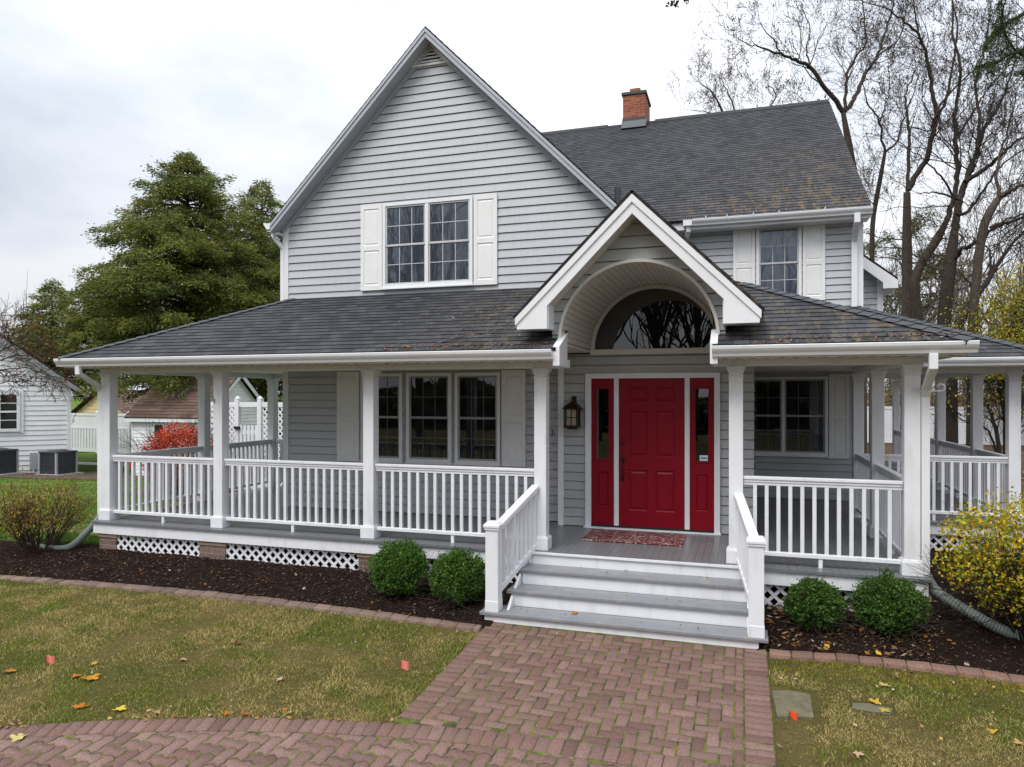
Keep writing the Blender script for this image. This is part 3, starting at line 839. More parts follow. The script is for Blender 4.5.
# siding around the arch
AX, AZ, AR = -1.155, 2.53, 0.895
m = MB(); f = front(8.30)
n = 40
def outer(th):
    c, s = math.cos(th), math.sin(th)
    best = 9
    for (nx, nz, dd) in ((1, 0, GX + .985 + .01 - AX), (-1, 0, AX - GX + .985 + .01), (.714, .70, .714 * (GX - AX) + .70 * (3.95 - AZ)), (-.714, .70, -.714 * (GX - AX) + .70 * (3.95 - AZ))):
        q = c * nx + s * nz
        if q > 1e-6: best = min(best, dd / q)
    return best
ths = [math.pi * i / n for i in range(n + 1)]
corner = [math.atan2(2.925 - AZ, GX + .985 - AX), math.pi / 2, math.pi - math.atan2(2.925 - AZ, AX - GX + .985)]
ths = sorted(ths + corner)
for i in range(len(ths) - 1):
    a, b = ths[i], ths[i + 1]
    if b - a < 1e-5: continue
    q = [(AX + AR * math.cos(a), AZ + AR * math.sin(a)), (AX + outer(a) * math.cos(a), AZ + outer(a) * math.sin(a)), (AX + outer(b) * math.cos(b), AZ + outer(b) * math.sin(b)), (AX + AR * math.cos(b), AZ + AR * math.sin(b))]
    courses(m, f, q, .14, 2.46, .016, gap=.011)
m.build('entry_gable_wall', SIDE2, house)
m = MB()      # vault boards
nb = 40
for i in range(nb):
    a0 = math.pi * i / nb; a1 = math.pi * (i + 1) / nb; e = (a1 - a0) * .16
    pr = [(a0, AR + .014), (a0 + e, AR), (a1 - e, AR), (a1, AR + .014)]
    pts = [(AX + r * math.cos(a), y, AZ + r * math.sin(a)) for y in (8.285, YE) for a, r in pr]
    m.add(pts, [(0, 1, 5, 4), (1, 2, 6, 5), (2, 3, 7, 6)])
m.build('vaulted_ceiling', SOFF, house, recalc=False)
def arc_ring(mb, r0, r1, y0, y1, k=48):
    for i in range(k):
        a, b = math.pi * i / k, math.pi * (i + 1) / k
        pts = []
        for y in (y0, y1):
            for r, th in ((r0, a), (r1, a), (r1, b), (r0, b)): pts.append((AX + r * math.cos(th), y, AZ + r * math.sin(th)))
        fs = [(0, 1, 2, 3), (4, 7, 6, 5), (1, 2, 6, 5), (0, 4, 7, 3)]
        if i == 0: fs.append((0, 1, 5, 4))
        if i == k - 1: fs.append((3, 2, 6, 7))
        mb.add(pts, fs)
m = MB(); arc_ring(m, AR - .004, AR + .032, 8.268, 8.305)
m.build('arch_trim', SOFF, house)
# front edge of the two porch roofs where they meet the vault, and the inner faces of the side beams
m = MB()
for xa, xb in ((-2.075, -1.995), (-.325, -.245)):
    m = MB(); m.box(xa, xb, 8.0, 8.40, 2.225, 2.45); m.prism(sideL(xb), [(8.0, 2.45), (8.40, 2.63), (8.40, 2.45)], 0, xb - xa); m.build('entry_beam', WHITE, house, bevel=.003)
for xa, xb in ((-2.56, -2.048), (-.262, .16)):
    m = MB(); m.box(xa, xb, 8.561, YE - .03, 2.49, 2.52); m.build('entry_ceiling', SOFF, house)
m = MB(); m.box(-2.575, -2.561, 8.561, YE - .03, 2.30, 2.52); m.build('ceiling_drop', SOFF, house)
# arched window
m = MB(); arc_ring(m, AR - .06, AR - .006, YE - .07, YE + .02)
m.box(AX - AR, AX + AR, YE - .075, YE + .02, AZ - .075, AZ)
aw = m.build('arched_window', SOFF, house, bevel=.003)
def disc(mb, r, y, k=48):
    pts = [(AX + r * math.cos(math.pi * i / k), y, AZ + r * math.sin(math.pi * i / k)) for i in range(k + 1)]
    mb.add(pts, [tuple(range(k + 1))])
m = MB(); disc(m, AR - .055, YE - .03); m.build('pane', GLASS_D, aw)
m = MB(); disc(m, AR - .05, YE - .005); m.build('dark_room', DARK, aw)
m = MB(); disc(m, AR + .5, YE + .02); m.build('arch_back_wall', DARK, house)
# ---- front door set
f = front(YE)
m = MB()
m.fbox(f, -2.125, -2.04, .0, 2.19, -.01, .07); m.fbox(f, -.352, -.275, .0, 2.19, -.01, .07); m.fbox(f, -2.04, -.352, 2.12, 2.19, -.01, .07)
m.fbox(f, -1.715, -1.648, .03, 2.12, -.01, .055); m.fbox(f, -.742, -.676, .03, 2.12, -.01, .055)
m.fbox(f, -2.14, -.26, 0.0, .018, .0, .13)
dfr = m.build('door_frame', WHITE, house, bevel=.004)
m = MB(); m.fbox(f, -2.04, -.352, .018, .045, .0, .06); m.build('threshold', DARK, dfr)
m = MB()
dx0, dx1, dz0, dz1 = -1.648, -.742, .045, 2.12
wq = dx1 - dx0; p1 = (dx0 + .135, dx0 + .40); p2 = (dx1 - .40, dx1 - .135)
pan = []
for a, b in (p1, p2): pan += [(a, b, dz0 + .22, dz0 + .79), (a, b, dz0 + .98, dz0 + 1.62), (a, b, dz0 + 1.76, dz0 + 1.95)]
panel_board(m, f, dx0, dx1, dz0, dz1, .0, .035, pan, g=.014, w1=.018, w2=.045, rise=.010)
door = m.build('front_door', RED, house)
m = MB(); m.s = True
m.tube([(dx0 + .055, YE - .05, dz0 + .93), (dx0 + .055, YE - .095, dz0 + .91), (dx0 + .055, YE - .10, dz0 + .80), (dx0 + .055, YE - .085, dz0 + .68), (dx0 + .055, YE - .05, dz0 + .655)], .011, 8)
m.s = False
m.box(dx0 + .03, dx0 + .08, YE - .048, YE - .034, dz0 + .90, dz0 + .985); m.box(dx0 + .037, dx0 + .073, YE - .048, YE - .034, dz0 + .63, dz0 + .68)
m.build('handle', BRONZE, door, bevel=.004)
m = MB(); m.sweep([(dx0 + .055, YE - .034, dz0 + 1.165), (dx0 + .055, YE - .055, dz0 + 1.165), (dx0 + .055, YE - .065, dz0 + 1.165)], [(.03 * math.cos(a * math.pi / 8), .03 * math.sin(a * math.pi / 8)) for a in range(16)], scale=[1, .95, .5])
m.build('deadbolt', BRONZE, door)
for (a, b, left) in ((-2.04, -1.715, True), (-.676, -.352, False)):
    m = MB(); c = (a + b) / 2; g0 = c - .085; g1 = c + .085
    zz0, zz1 = .98, 1.97
    panel_board(m, f, a, b, .045, 2.12, .0, .03, [(c - .085, c + .085, .30, .80)], g=.013, w1=.015, w2=.03, rise=.009)
    so = m.build('sidelight', RED, house)
    k = MB()
    k.fbox(f, g0 - .02, g0, zz0 - .02, zz1 + .02, .03, .045); k.fbox(f, g1, g1 + .02, zz0 - .02, zz1 + .02, .03, .045)
    k.fbox(f, g0, g1, zz0 - .02, zz0, .03, .045); k.fbox(f, g0, g1, zz1, zz1 + .02, .03, .045)
    k.build('glass_bead', RED, so, bevel=.004)
    k = MB(); k.fbox(f, g0, g1, zz0, zz1, .031, .033); k.build('dark_room', DIM, so)
    k = MB(); k.fbox(f, g0, g1, zz0, zz1, .0335, .037); k.build('pane', GLASS_D, so)
    if not left:
        k = MB(); k.fbox(f, g0 + .055, g1 - .008, zz0 + .01, zz0 + .085, .0375, .0385); st = k.build('sticker', painted('sticker_white', (.7, .72, .75), .4), so)
        k2 = MB(); k2.fbox(f, g0 + .068, g1 - .016, zz0 + .035, zz0 + .06, .0386, .0389); k2.build('sticker', painted('sticker_blue', (.10, .2, .42), .4), so)
    # pulled lace curtain inside the glass
    if not left:
        k = MB()
        for sx in (-1, 1):
            pts = [(c + sx * (.045 + .028 * math.sin(i * .5 + .6)), YE - .0333, zz1 - .05 - i * .062) for i in range(9)]
            for q in range(8):
                a1, b1 = pts[q], pts[q + 1]
                k.add([a1, (a1[0] + .012, a1[1], a1[2]), (b1[0] + .012, b1[1], b1[2]), b1], [(0, 1, 2, 3)])
        k.box(g0 + .005, g1 - .005, YE - .03335, YE - .0332, zz0 + .43, zz0 + .455)
        k.build('curtain', painted('lace', (.45, .46, .5), .8), so)
# curved brass piece by the entry, shape made up for a half-hidden house number
m = MB(); m.s = True
m.tube([(-2.70 + .02 * math.cos(a), YW - .03, 1.33 + .045 * math.sin(a)) for a in np.linspace(-1.9, 1.9, 9)], .009, 6); m.build('brass_piece', BRASS, house)
# white plant hanger bracket on the corner column
m = MB(); m.s = True
m.tube([(1.77, 8.36, 1.93), (1.93, 8.36, 1.93)] + [(1.955 + .036 * math.sin(a), 8.36, 1.966 - .036 * math.cos(a)) for a in np.linspace(0, 4.6, 10)], .009, 6)
m.build('hanger_hook', WHITE, house)
# small hook on the second column
m = MB(); m.box(-7.19, -7.165, YC - .01, YC + .02, 1.80, 1.86); m.box(-7.175, -7.13, YC - .03, YC - .002, 1.79, 1.83); m.build('column_bracket', painted('bracket_metal', (.35, .36, .38), .3, .2, 5, None, .02, .8), house)

# ---- porch steps
st_noses = ((8.0, -.15, -2.50, .13), (7.7, -.325, -2.54, .14), (7.4, -.50, -2.755, .25))
m = MB()
m.box(-2.52, .14, 8.33, 8.36, -.62, -.155)
m.box(-2.53, .20, 8.275, 8.298, -.028, 0.0); m.box(-2.53, .18, 8.30, 8.33, -.15, -.031)
for (y, z, a, b), zb in zip(st_noses, (-.327, -.502, -.74)):
    m.box(a + .05, b - .05 if b < .2 else b - .09, y + .03, y + .055, zb, z - .036)
m.box(-2.55, -2.51, 7.46, 8.3, -.75, -.54); m.box(.1, .14, 7.46, 8.3, -.75, -.54)
for sx in (-2.46, .085): m.prism(sideL(sx), [(7.75, -.36), (8.05, -.19), (8.3, -.05), (8.3, -.7), (7.5, -.7), (7.5, -.54)], 0, .03)
steps = m.build('porch_steps', WHITE, house, bevel=.002)
for y, z, a, b in st_noses:
    k = MB(); k.box(a, b, y, y + .32, z - .035, z); k.build('tread', TREAD, steps, bevel=.005)
# stair posts and rails
def post(x, y, z0, z1, w_=.135):
    m = MB(); m.box(x - w_ / 2, x + w_ / 2, y, y + w_, z0, z1 - .06); m.box(x - w_ / 2 - .004, x + w_ / 2 + .004, y - .004, y + w_ + .004, z0, z0 + .12)
    p = m.build('stair_post', WHITE, house, bevel=.005)
    c = MB(); e = .02
    c.box(x - w_ / 2 - .012, x + w_ / 2 + .012, y - .012, y + w_ + .012, z1 - .085, z1 - .058)
    c.box(x - w_ / 2 - e, x + w_ / 2 + e, y - e, y + w_ + e, z1 - .058, z1 - .03)
    X0, X1, Y0, Y1 = x - w_ / 2 - e, x + w_ / 2 + e, y - e, y + w_ + e; q = .03
    c.add([(X0, Y0, z1 - .03), (X1, Y0, z1 - .03), (X1, Y1, z1 - .03), (X0, Y1, z1 - .03), (X0 + q, Y0 + q, z1), (X1 - q, Y0 + q, z1), (X1 - q, Y1 - q, z1), (X0 + q, Y1 - q, z1)], [(0, 1, 5, 4), (1, 2, 6, 5), (2, 3, 7, 6), (3, 0, 4, 7), (4, 5, 6, 7)])
    c.build('post_cap', WHITE, p, bevel=.003)
for x, xt in ((-2.62, -2.385), (.138, -.035)):
    post(x, 7.425, -.50, .485, .148)
    ya, yb = 7.573, 8.388
    za, zb = .395, .775
    m = MB(); m.beam((x, ya, za), (xt, yb, zb), .10, .045); m.beam((x, ya, za - .045), (xt, yb, zb - .045), .05, .05)
    ro = m.build('stair_railing', WHITE, house, bevel=.005)
    m = MB(); m.beam((x, ya, -.335), (xt, yb, .055), .05, .06); m.build('bottom_rail', WHITE, ro, bevel=.004)
    n = 9
    for i in range(n):
        s = (i + .6) / n; add_bal(ro, lerp(x, xt, s), lerp(ya, yb, s), lerp(-.335, .055, s), .68)
# ---- porch downspouts
m = MB(); m.sweep([(-9.20, 7.99, 2.30), (-9.20, 7.99, 2.20), (-9.27, 8.38, 2.02), (-9.275, 8.44, 1.95), (-9.275, 8.44, .05)], [(-.04, -.032), (.04, -.032), (.04, .032), (-.04, .032)]); m.build('downspout', TRIM, house, bevel=.008)
m = MB(); m.sweep([(1.80, 7.985, 2.30), (1.80, 7.985, 2.16), (1.82, 8.36, 1.96), (1.825, 8.42, 1.88), (1.825, 8.42, .0)], [(-.04, -.032), (.04, -.032), (.04, .032), (-.04, .032)]); m.build('downspout', TRIM, house, bevel=.008)

# ================================================================== THINGS ON THE PORCH
ln = thing('wall_lantern', 'dark bronze wall lantern with four small panes beside the red door', 'lantern', (-2.29, YE, 1.40))
m = MB(); m.box(-2.345, -2.235, YE - .035, YE - .014, 1.70, 1.86); m.build('mounting_plate', painted('lantern_plate', (.5, .51, .52), .5), ln)
m = MB(); m.box(-2.325, -2.255, YE - .06, YE - .036, 1.74, 1.87); m.box(-2.30, -2.28, YE - .13, YE - .06, 1.76, 1.785); m.build('bracket', BRONZE, ln)
m = MB(); c = (-2.29, YE - .15)
def frus(mb, c, w0, z0, w1, z1):
    p = [(c[0] - w0, c[1] - w0, z0), (c[0] + w0, c[1] - w0, z0), (c[0] + w0, c[1] + w0, z0), (c[0] - w0, c[1] + w0, z0), (c[0] - w1, c[1] - w1, z1), (c[0] + w1, c[1] - w1, z1), (c[0] + w1, c[1] + w1, z1), (c[0] - w1, c[1] + w1, z1)]
    mb.add(p, [(0, 3, 2, 1), (4, 5, 6, 7), (0, 1, 5, 4), (1, 2, 6, 5), (2, 3, 7, 6), (3, 0, 4, 7)])
frus(m, c, .125, 1.685, .12, 1.70); frus(m, c, .12, 1.70, .05, 1.775); frus(m, c, .03, 1.775, .02, 1.80)
m.build('lantern_roof', BRONZE, ln, bevel=.003)
m = MB()
for sx in (-1, 1):
    for sy in (-1, 1): m.box(c[0] + sx * .082 - .012, c[0] + sx * .082 + .012, c[1] + sy * .082 - .012, c[1] + sy * .082 + .012, 1.45, 1.69)
frus(m, c, .10, 1.43, .105, 1.455); frus(m, c, .05, 1.40, .09, 1.43)
for sy in (-1, 1): m.box(c[0] - .006, c[0] + .006, c[1] + sy * .082 - .005, c[1] + sy * .082 + .005, 1.455, 1.685); m.box(c[0] - .08, c[0] + .08, c[1] + sy * .082 - .004, c[1] + sy * .082 + .004, 1.56, 1.572)
for sx in (-1, 1): m.box(c[0] + sx * .082 - .005, c[0] + sx * .082 + .005, c[1] - .006, c[1] + .006, 1.455, 1.685); m.box(c[0] + sx * .082 - .004, c[0] + sx * .082 + .004, c[1] - .08, c[1] + .08, 1.56, 1.572)
m.build('lantern_frame', BRONZE, ln)
m = MB(); m.box(c[0] - .075, c[0] + .075, c[1] - .075, c[1] + .075, 1.456, 1.684); m.build('pane', FROST, ln)

# doormat with a pale scrolling vine
mm_, nt, b, N, L = newmat('doormat_weave')
P = pos(nt)
wv = noise(nt, 9.0, 1.5, .5, mapping(nt, P, (1.0, 1.5, 1)))
wv.inputs['Distortion'].default_value = 1.2
r1 = ramp(nt, wv.outputs['Fac'], [(.468, (0, 0, 0)), (.482, (1, 1, 1)), (.508, (1, 1, 1)), (.522, (0, 0, 0))])
n1 = noise(nt, 120, 2, .6, P)
base = ramp(nt, n1.outputs['Fac'], [(.3, (.075, .004, .007)), (.7, (.125, .009, .012))])
L.new(mixc(nt, r1.outputs['Color'], base.outputs['Color'], (.50, .42, .36)), b.inputs['Base Color']); b.inputs['Roughness'].default_value = .95
bump(nt, n1.outputs['Fac'], .5, .006, b)
m = MB(); m.box(-1.98, -.70, 9.10, 9.86, .002, .016)
mt = m.build('doormat', mm_, None, origin=(-1.34, 9.48, .002), bevel=.005); tag(mt, 'dark red doormat with a pale vine pattern before the front door', 'doormat')

# corrugated drain pipes
def corrugated(path, r, name, label):
    P = [Vector(p) for p in path]; dense = []
    # Catmull-Rom
    for i in range(len(P) - 1):
        a = P[max(0, i - 1)]; b_ = P[i]; c_ = P[i + 1]; d = P[min(len(P) - 1, i + 2)]
        n = max(2, int((c_ - b_).length / .014))
        for k in range(n):
            t = k / n
            dense.append(.5 * ((2 * b_) + (c_ - a) * t + (2 * a - 5 * b_ + 4 * c_ - d) * t * t + (3 * b_ - a - 3 * c_ + d) * t ** 3))
    dense.append(P[-1])
    sc = [1.0 if i % 2 == 0 else .90 for i in range(len(dense))]
    m = MB(); m.tube(dense, r, 12, scale=sc)
    o = m.build(name, PIPE, None, origin=tuple(P[0])); tag(o, label, 'drain pipe')
corrugated([(-9.275, 8.44, .06), (-9.30, 8.40, -.02), (-9.42, 8.36, -.16), (-9.62, 8.30, -.36), (-9.80, 8.26, -.445), (-10.1, 8.24, -.455), (-10.6, 8.3, -.455)], .052, 'drain_pipe', 'green-grey corrugated drain pipe bending down left of the porch corner')
corrugated([(1.835, 8.42, .02), (1.86, 8.40, -.06), (1.95, 8.33, -.16), (2.2, 8.22, -.30), (2.45, 8.15, -.42), (2.75, 8.05, -.48), (3.1, 7.9, -.52)], .055, 'drain_pipe', 'pale green-grey corrugated drain pipe running under the yellow bush')

# ================================================================== GROUND
def axis(lo, hi, dense_lo, dense_hi, step):
    a = [dense_lo + i * step for i in range(int((dense_hi - dense_lo) / step) + 1)]
    s = step; x = a[-1]
    while x < hi: s *= 1.45; x += s; a.append(min(x, hi))
    s = step; x = a[0]
    while x > lo: s *= 1.45; x -= s; a.insert(0, max(x, lo))
    return a
gx = axis(-600, 600, -26, 14, .5); gy = axis(-600, 900, -8, 34, .5)
gy = sorted(set([y for y in gy if not (6.4 < y < 9)] + [6.5, 7.0, 7.3, 7.66, 8.03, 8.4, 8.9]))
def sheet(xs, ys, dz=0.0, keep=None):
    V = []; idx = {}; F = []
    for j, y in enumerate(ys):
        for i, x in enumerate(xs): V.append((x, y, gz(x, y) + dz))
    n = len(xs)
    for j in range(len(ys) - 1):
        for i in range(n - 1):
            if keep and not keep((xs[i] + xs[i + 1]) / 2, (ys[j] + ys[j + 1]) / 2): continue
            F.append((j * n + i, j * n + i + 1, (j + 1) * n + i + 1, (j + 1) * n + i))
    return np.array(V), np.array(F)
# lawn material: olive-tan at the front, greener to the left rear, leaf litter far right
mg, nt, b, N, L = newmat('lawn_ground')
P = pos(nt); sp = N.new('ShaderNodeSeparateXYZ'); L.new(P, sp.inputs[0])
n1 = noise(nt, 1.1, 6, .65, P); n2 = noise(nt, 22, 5, .75, P); n3 = noise(nt, 90, 3, .7, P)
tanc = ramp(nt, n1.outputs['Fac'], [(.30, (.055, .064, .012)), (.5, (.095, .082, .025)), (.68, (.14, .105, .042))])
grn = ramp(nt, n1.outputs['Fac'], [(.30, (.055, .115, .012)), (.55, (.085, .155, .022)), (.63, (.20, .19, .075)), (.72, (.28, .24, .12))])
lit = ramp(nt, n2.outputs['Fac'], [(.3, (.055, .035, .022)), (.6, (.14, .085, .05)), (.8, (.24, .15, .08))])
def mrange(v, a, b_, inv=False):
    q = N.new('ShaderNodeMapRange'); q.interpolation_type = 'SMOOTHSTEP'
    q.inputs[1].default_value = a; q.inputs[2].default_value = b_
    if inv: q.inputs[3].default_value = 1; q.inputs[4].default_value = 0
    L.new(v, q.inputs[0]); return q.outputs[0]
def mul(a, b_):
    q = N.new('ShaderNodeMath'); q.operation = 'MULTIPLY'; L.new(a, q.inputs[0]); L.new(b_, q.inputs[1]); return q.outputs[0]
left = mrange(sp.outputs['X'], -8.8, -9.4, False)
rear = mrange(sp.outputs['Y'], 7.4, 8.0, False)
lf_ = N.new('ShaderNodeMapRange'); lf_.inputs[1].default_value = -8.6; lf_.inputs[2].default_value = -9.2; L.new(sp.outputs['X'], lf_.inputs[0])
col = mixc(nt, mul(lf_.outputs[0], rear), tanc.outputs['Color'], grn.outputs['Color'])
rt = mrange(sp.outputs['X'], 3.2, 5.0); rr_ = mrange(sp.outputs['Y'], 7.2, 8.2)
col = mixc(nt, mul(rt, rr_), col, lit.outputs['Color'])
fine = ramp(nt, n2.outputs['Fac'], [(.25, (.6, .6, .6)), (.75, (1.35, 1.35, 1.35))]); col = mixc(nt, .7, col, fine.outputs['Color'], 'MULTIPLY')
fine2 = ramp(nt, n3.outputs['Fac'], [(.3, (.35, .35, .35)), (.7, (1.6, 1.6, 1.6))]); col = mixc(nt, .9, col, fine2.outputs['Color'], 'MULTIPLY')
L.new(col, b.inputs['Base Color']); b.inputs['Roughness'].default_value = .95; b.inputs['Specular IOR Level'].default_value = .1
bump(nt, n3.outputs['Fac'], .8, .03, b)
V, F = sheet(gx, gy)
g = link_mesh('ground', np_mesh('ground', V, [F], [mg], smooth=True), None, None, kind='structure')

# ---- drive circle and walk
DX, DY, DR = -0.9, 5.285 - 11.0, 11.0
def drive_edge(x): return DY + math.sqrt(max(0, DR * DR - (x - DX) ** 2))
MOSS_m, nt, b, N, L = newmat('joint_sand_moss')
P = pos(nt); n1 = noise(nt, 7, 5, .7, P); n2 = noise(nt, 120, 2, .6, P)
c1 = ramp(nt, n1.outputs['Fac'], [(.34, (.030, .026, .020)), (.46, (.065, .075, .014)), (.60, (.125, .150, .016))])
c2 = ramp(nt, n2.outputs['Fac'], [(.3, (.5, .5, .5)), (.7, (1.2, 1.2, 1.2))])
L.new(mixc(nt, 1, c1.outputs['Color'], c2.outputs['Color'], 'MULTIPLY'), b.inputs['Base Color']); b.inputs['Roughness'].default_value = 1
WX0, WX1 = -2.66, 0.235
def smooth_sheet(poly_xs, y_lo, y_hi, dz, name, mat, kind='structure', ny=14):
    V = []; F = []
    for i, x in enumerate(poly_xs):
        a, b_ = y_lo(x), y_hi(x)
        for j in range(ny + 1):
            y = lerp(a, b_, j / ny); V.append((x, y, gz(x, y) + dz))
    n = ny + 1
    for i in range(len(poly_xs) - 1):
        for j in range(ny): F.append((i * n + j, (i + 1) * n + j, (i + 1) * n + j + 1, i * n + j + 1))
    return link_mesh(name, np_mesh(name, V, [np.array(F)], [mat], smooth=True), None, None, kind=kind)
class Bricks:
    def __init__(self): self.v = []; self.f4 = []; self.fn = []; self.c = []
    def add(self, outline, z, h=.05, ch=.005, col=(.2, .1, .08), tilt=0.004):
        """outline: list of (x,y) ccw"""
        n = len(outline); o = np.array(outline); cen = o.mean(0)
        tx, ty = random.uniform(-tilt, tilt), random.uniform(-tilt, tilt)
        def ring(k, dz):
            d = o - cen; L_ = np.maximum(np.abs(d).max(0), 1e-6)
            p = cen + d * (1 - k / L_)
            return [(x, y, gz(x, y) + z + dz + (x - cen[0]) * tx * 4 + (y - cen[1]) * ty * 4) for x, y in p]
        base = len(self.v)
        self.v += ring(0, -h) + ring(0, -ch) + ring(ch, 0)
        for r in (0, 1):
            for i in range(n):
                j = (i + 1) % n
                self.f4.append((base + r * n + i, base + r * n + j, base + (r + 1) * n + j, base + (r + 1) * n + i))
        self.fn.append([base + 2 * n + i for i in range(n)])
        self.c += [col] * (3 * n)
    def build(self, name, mat, kind=None, parent=None):
        by = {}
        for f_ in self.fn: by.setdefault(len(f_), []).append(f_)
        return link_mesh(name, np_mesh(name, self.v, [np.array(self.f4)] + [np.array(q) for q in by.values()], [mat], cols=np.array(self.c)), parent, None, kind=kind)
def brick_col():
    k = random.gauss(1.02, .085); w = random.random()
    c = lerp(np.array((.142, .080, .066)), np.array((.182, .113, .096)), w) * k
    if random.random() < .08: c = c * .82
    return tuple(c)
# the walk
B = Bricks(); w_ = .1; jn = .0060
hx0, hx1 = -2.455, .02
hy0, hy1 = 5.2, 7.42
i0 = int(-5 / w_)
for i in range(-8, 26):
    for j in range(0, 30):
        k = (i - j) % 4
        if k == 0: r = [hx0 + (i + 4) * w_, hx0 + (i + 6) * w_, hy0 + j * w_, hy0 + (j + 1) * w_]
        elif k == 3: r = [hx0 + (i + 4) * w_, hx0 + (i + 5) * w_, hy0 + j * w_, hy0 + (j + 2) * w_]
        else: continue
        r[0] = max(r[0], hx0); r[1] = min(r[1], hx1); r[3] = min(r[3], hy1)
        ylim = drive_edge((r[0] + r[1]) / 2) + .0
        r[2] = max(r[2], ylim)
        if r[1] - r[0] < .02 or r[3] - r[2] < .02: continue
        B.add([(r[0] + jn, r[2] + jn), (r[1] - jn, r[2] + jn), (r[1] - jn, r[3] - jn), (r[0] + jn, r[3] - jn)], .017 + random.uniform(-.004, .003), col=brick_col(), tilt=.007)
y = 5.25
while y < 7.40:
    for a, b_ in ((WX0, hx0), (hx1, WX1)):
        if y > drive_edge((a + b_) / 2) + .0:
            B.add([(a + jn, y + jn), (b_ - jn, y + jn), (b_ - jn, y + .1 - jn), (a + jn, y + .1 - jn)], .017 + random.uniform(-.004, .003), col=brick_col(), tilt=.007)
    y += .1
B.build('front_walk', BRK, 'structure')
smooth_sheet([lerp(WX0, WX1, i / 20) for i in range(21)], lambda x: drive_edge(x) - .05, lambda x: 7.44, .0105, 'walk_bed', MOSS_m)
# the drive: wavy interlocking pavers inside a soldier course
B = Bricks(); jn = .0068
def tri(u): 
    u = u % 1.0; return 1 - abs(2 * u - 1) * 2
def wob(x, y): return (x + .017 * tri(y / .115), y + .017 * tri(x / .115))
w_ = .115
for i in range(-70, 55):
    for j in range(-60, 60):
        k = (i - j) % 4
        if k == 0: r = (i, i + 2, j, j + 1)
        elif k == 3: r = (i, i + 1, j, j + 2)
        else: continue
        x0, x1, y0, y1 = [q * w_ for q in r]; y0 += 3.2; y1 += 3.2
        cx, cy = (x0 + x1) / 2 - DX, (y0 + y1) / 2 - DY
        rad = math.hypot(cx, cy)
        if rad > DR - .135 or rad < DR - 3.2 or cy < 4.5 or cy - DY < 0: continue
        pts = []
        for (ax, ay, bx, by) in ((x0 + jn, y0 + jn, x1 - jn, y0 + jn), (x1 - jn, y0 + jn, x1 - jn, y1 - jn), (x1 - jn, y1 - jn, x0 + jn, y1 - jn), (x0 + jn, y1 - jn, x0 + jn, y0 + jn)):
            n = 4 if max(abs(bx - ax), abs(by - ay)) > .15 else 2
            for q in range(n): pts.append(wob(lerp(ax, bx, q / n), lerp(ay, by, q / n)))
        lim = DR - .216; q2 = []
        for ax, ay in pts:
            rr_ = math.hypot(ax - DX, ay - DY); kk = min(1.0, lim / rr_); q2.append((DX + (ax - DX) * kk, DY + (ay - DY) * kk))
        pts = q2
        ar = abs(sum(pts[i_][0] * pts[(i_ + 1) % len(pts)][1] - pts[(i_ + 1) % len(pts)][0] * pts[i_][1] for i_ in range(len(pts)))) / 2
        if ar < .003: continue
        B.add(pts, .0155 + random.uniform(-.0015, .0015), col=tuple(np.array(brick_col()) * (1.06, 1.08, 1.10)))
n = int(DR * 2.0 / .105)
for i in range(n):
    a0 = math.pi / 2 + 1.0 - 2.0 * i / n; a1 = math.pi / 2 + 1.0 - 2.0 * (i + 1) / n; g_ = .0035 / DR
    a0 -= g_; a1 += g_
    o = [(DX + r_ * math.cos(a), DY + r_ * math.sin(a)) for r_, a in ((DR - .205, a0), (DR - .205, a1), (DR - .0, a1), (DR - .0, a0))]
    B.add(o, .017 + random.uniform(-.004, .003), col=brick_col(), tilt=.007)
B.build('circular_drive', BRK, 'structure')
smooth_sheet([DX + lerp(-8.5, 8.5, i / 60) for i in range(61)], lambda x: DY + math.sqrt(max(0.1, (DR - 3.2) ** 2 - min((x - DX) ** 2, (DR - 3.25) ** 2))), lambda x: drive_edge(x) - .02, .0095, 'drive_bed', MOSS_m, ny=10)

# ---- brick edging of the beds
def edgeL(x): return 7.24 + .13 * math.sin((x + 9.7) / 7.0 * math.pi) if x > -9.7 else 7.24 - .25 * (-9.7 - x)
def edgeR(x): return 7.36 + .06 * math.sin((x - .2) / 2.2 * math.pi) if x < 2.4 else 7.36 - .12 * (x - 2.4)
def edge_col():
    k = random.gauss(1, .12); return tuple(np.array((.165, .115, .090)) * k)
for rngx, fn, lab in (((-13.0, -2.68), edgeL, 0), ((.255, 5.5), edgeR, 1)):
    B = Bricks(); x = rngx[0]
    while x < rngx[1] - .05:
        x1 = min(x + (.205 if lab == 0 else .2), rngx[1])
        if lab == 0:
            B.add([(x + .004, fn(x) - .06), (x1 - .004, fn(x1) - .06), (x1 - .004, fn(x1) + .055), (x + .004, fn(x) + .055)], .035 + random.uniform(-.004, .004), h=.08, col=edge_col(), tilt=.012)
        else:
            B.add([(x + .004, fn(x) - .055), (x1 - .004, fn(x1) - .055), (x1 - .004, fn(x1) + .055), (x + .004, fn(x) + .055)], .035 + random.uniform(-.004, .004), h=.08, col=tuple(np.array(edge_col()) * (1.08, .92, .88)), tilt=.012)
        x = x1
    B.build('bed_edging', BRK, 'structure')
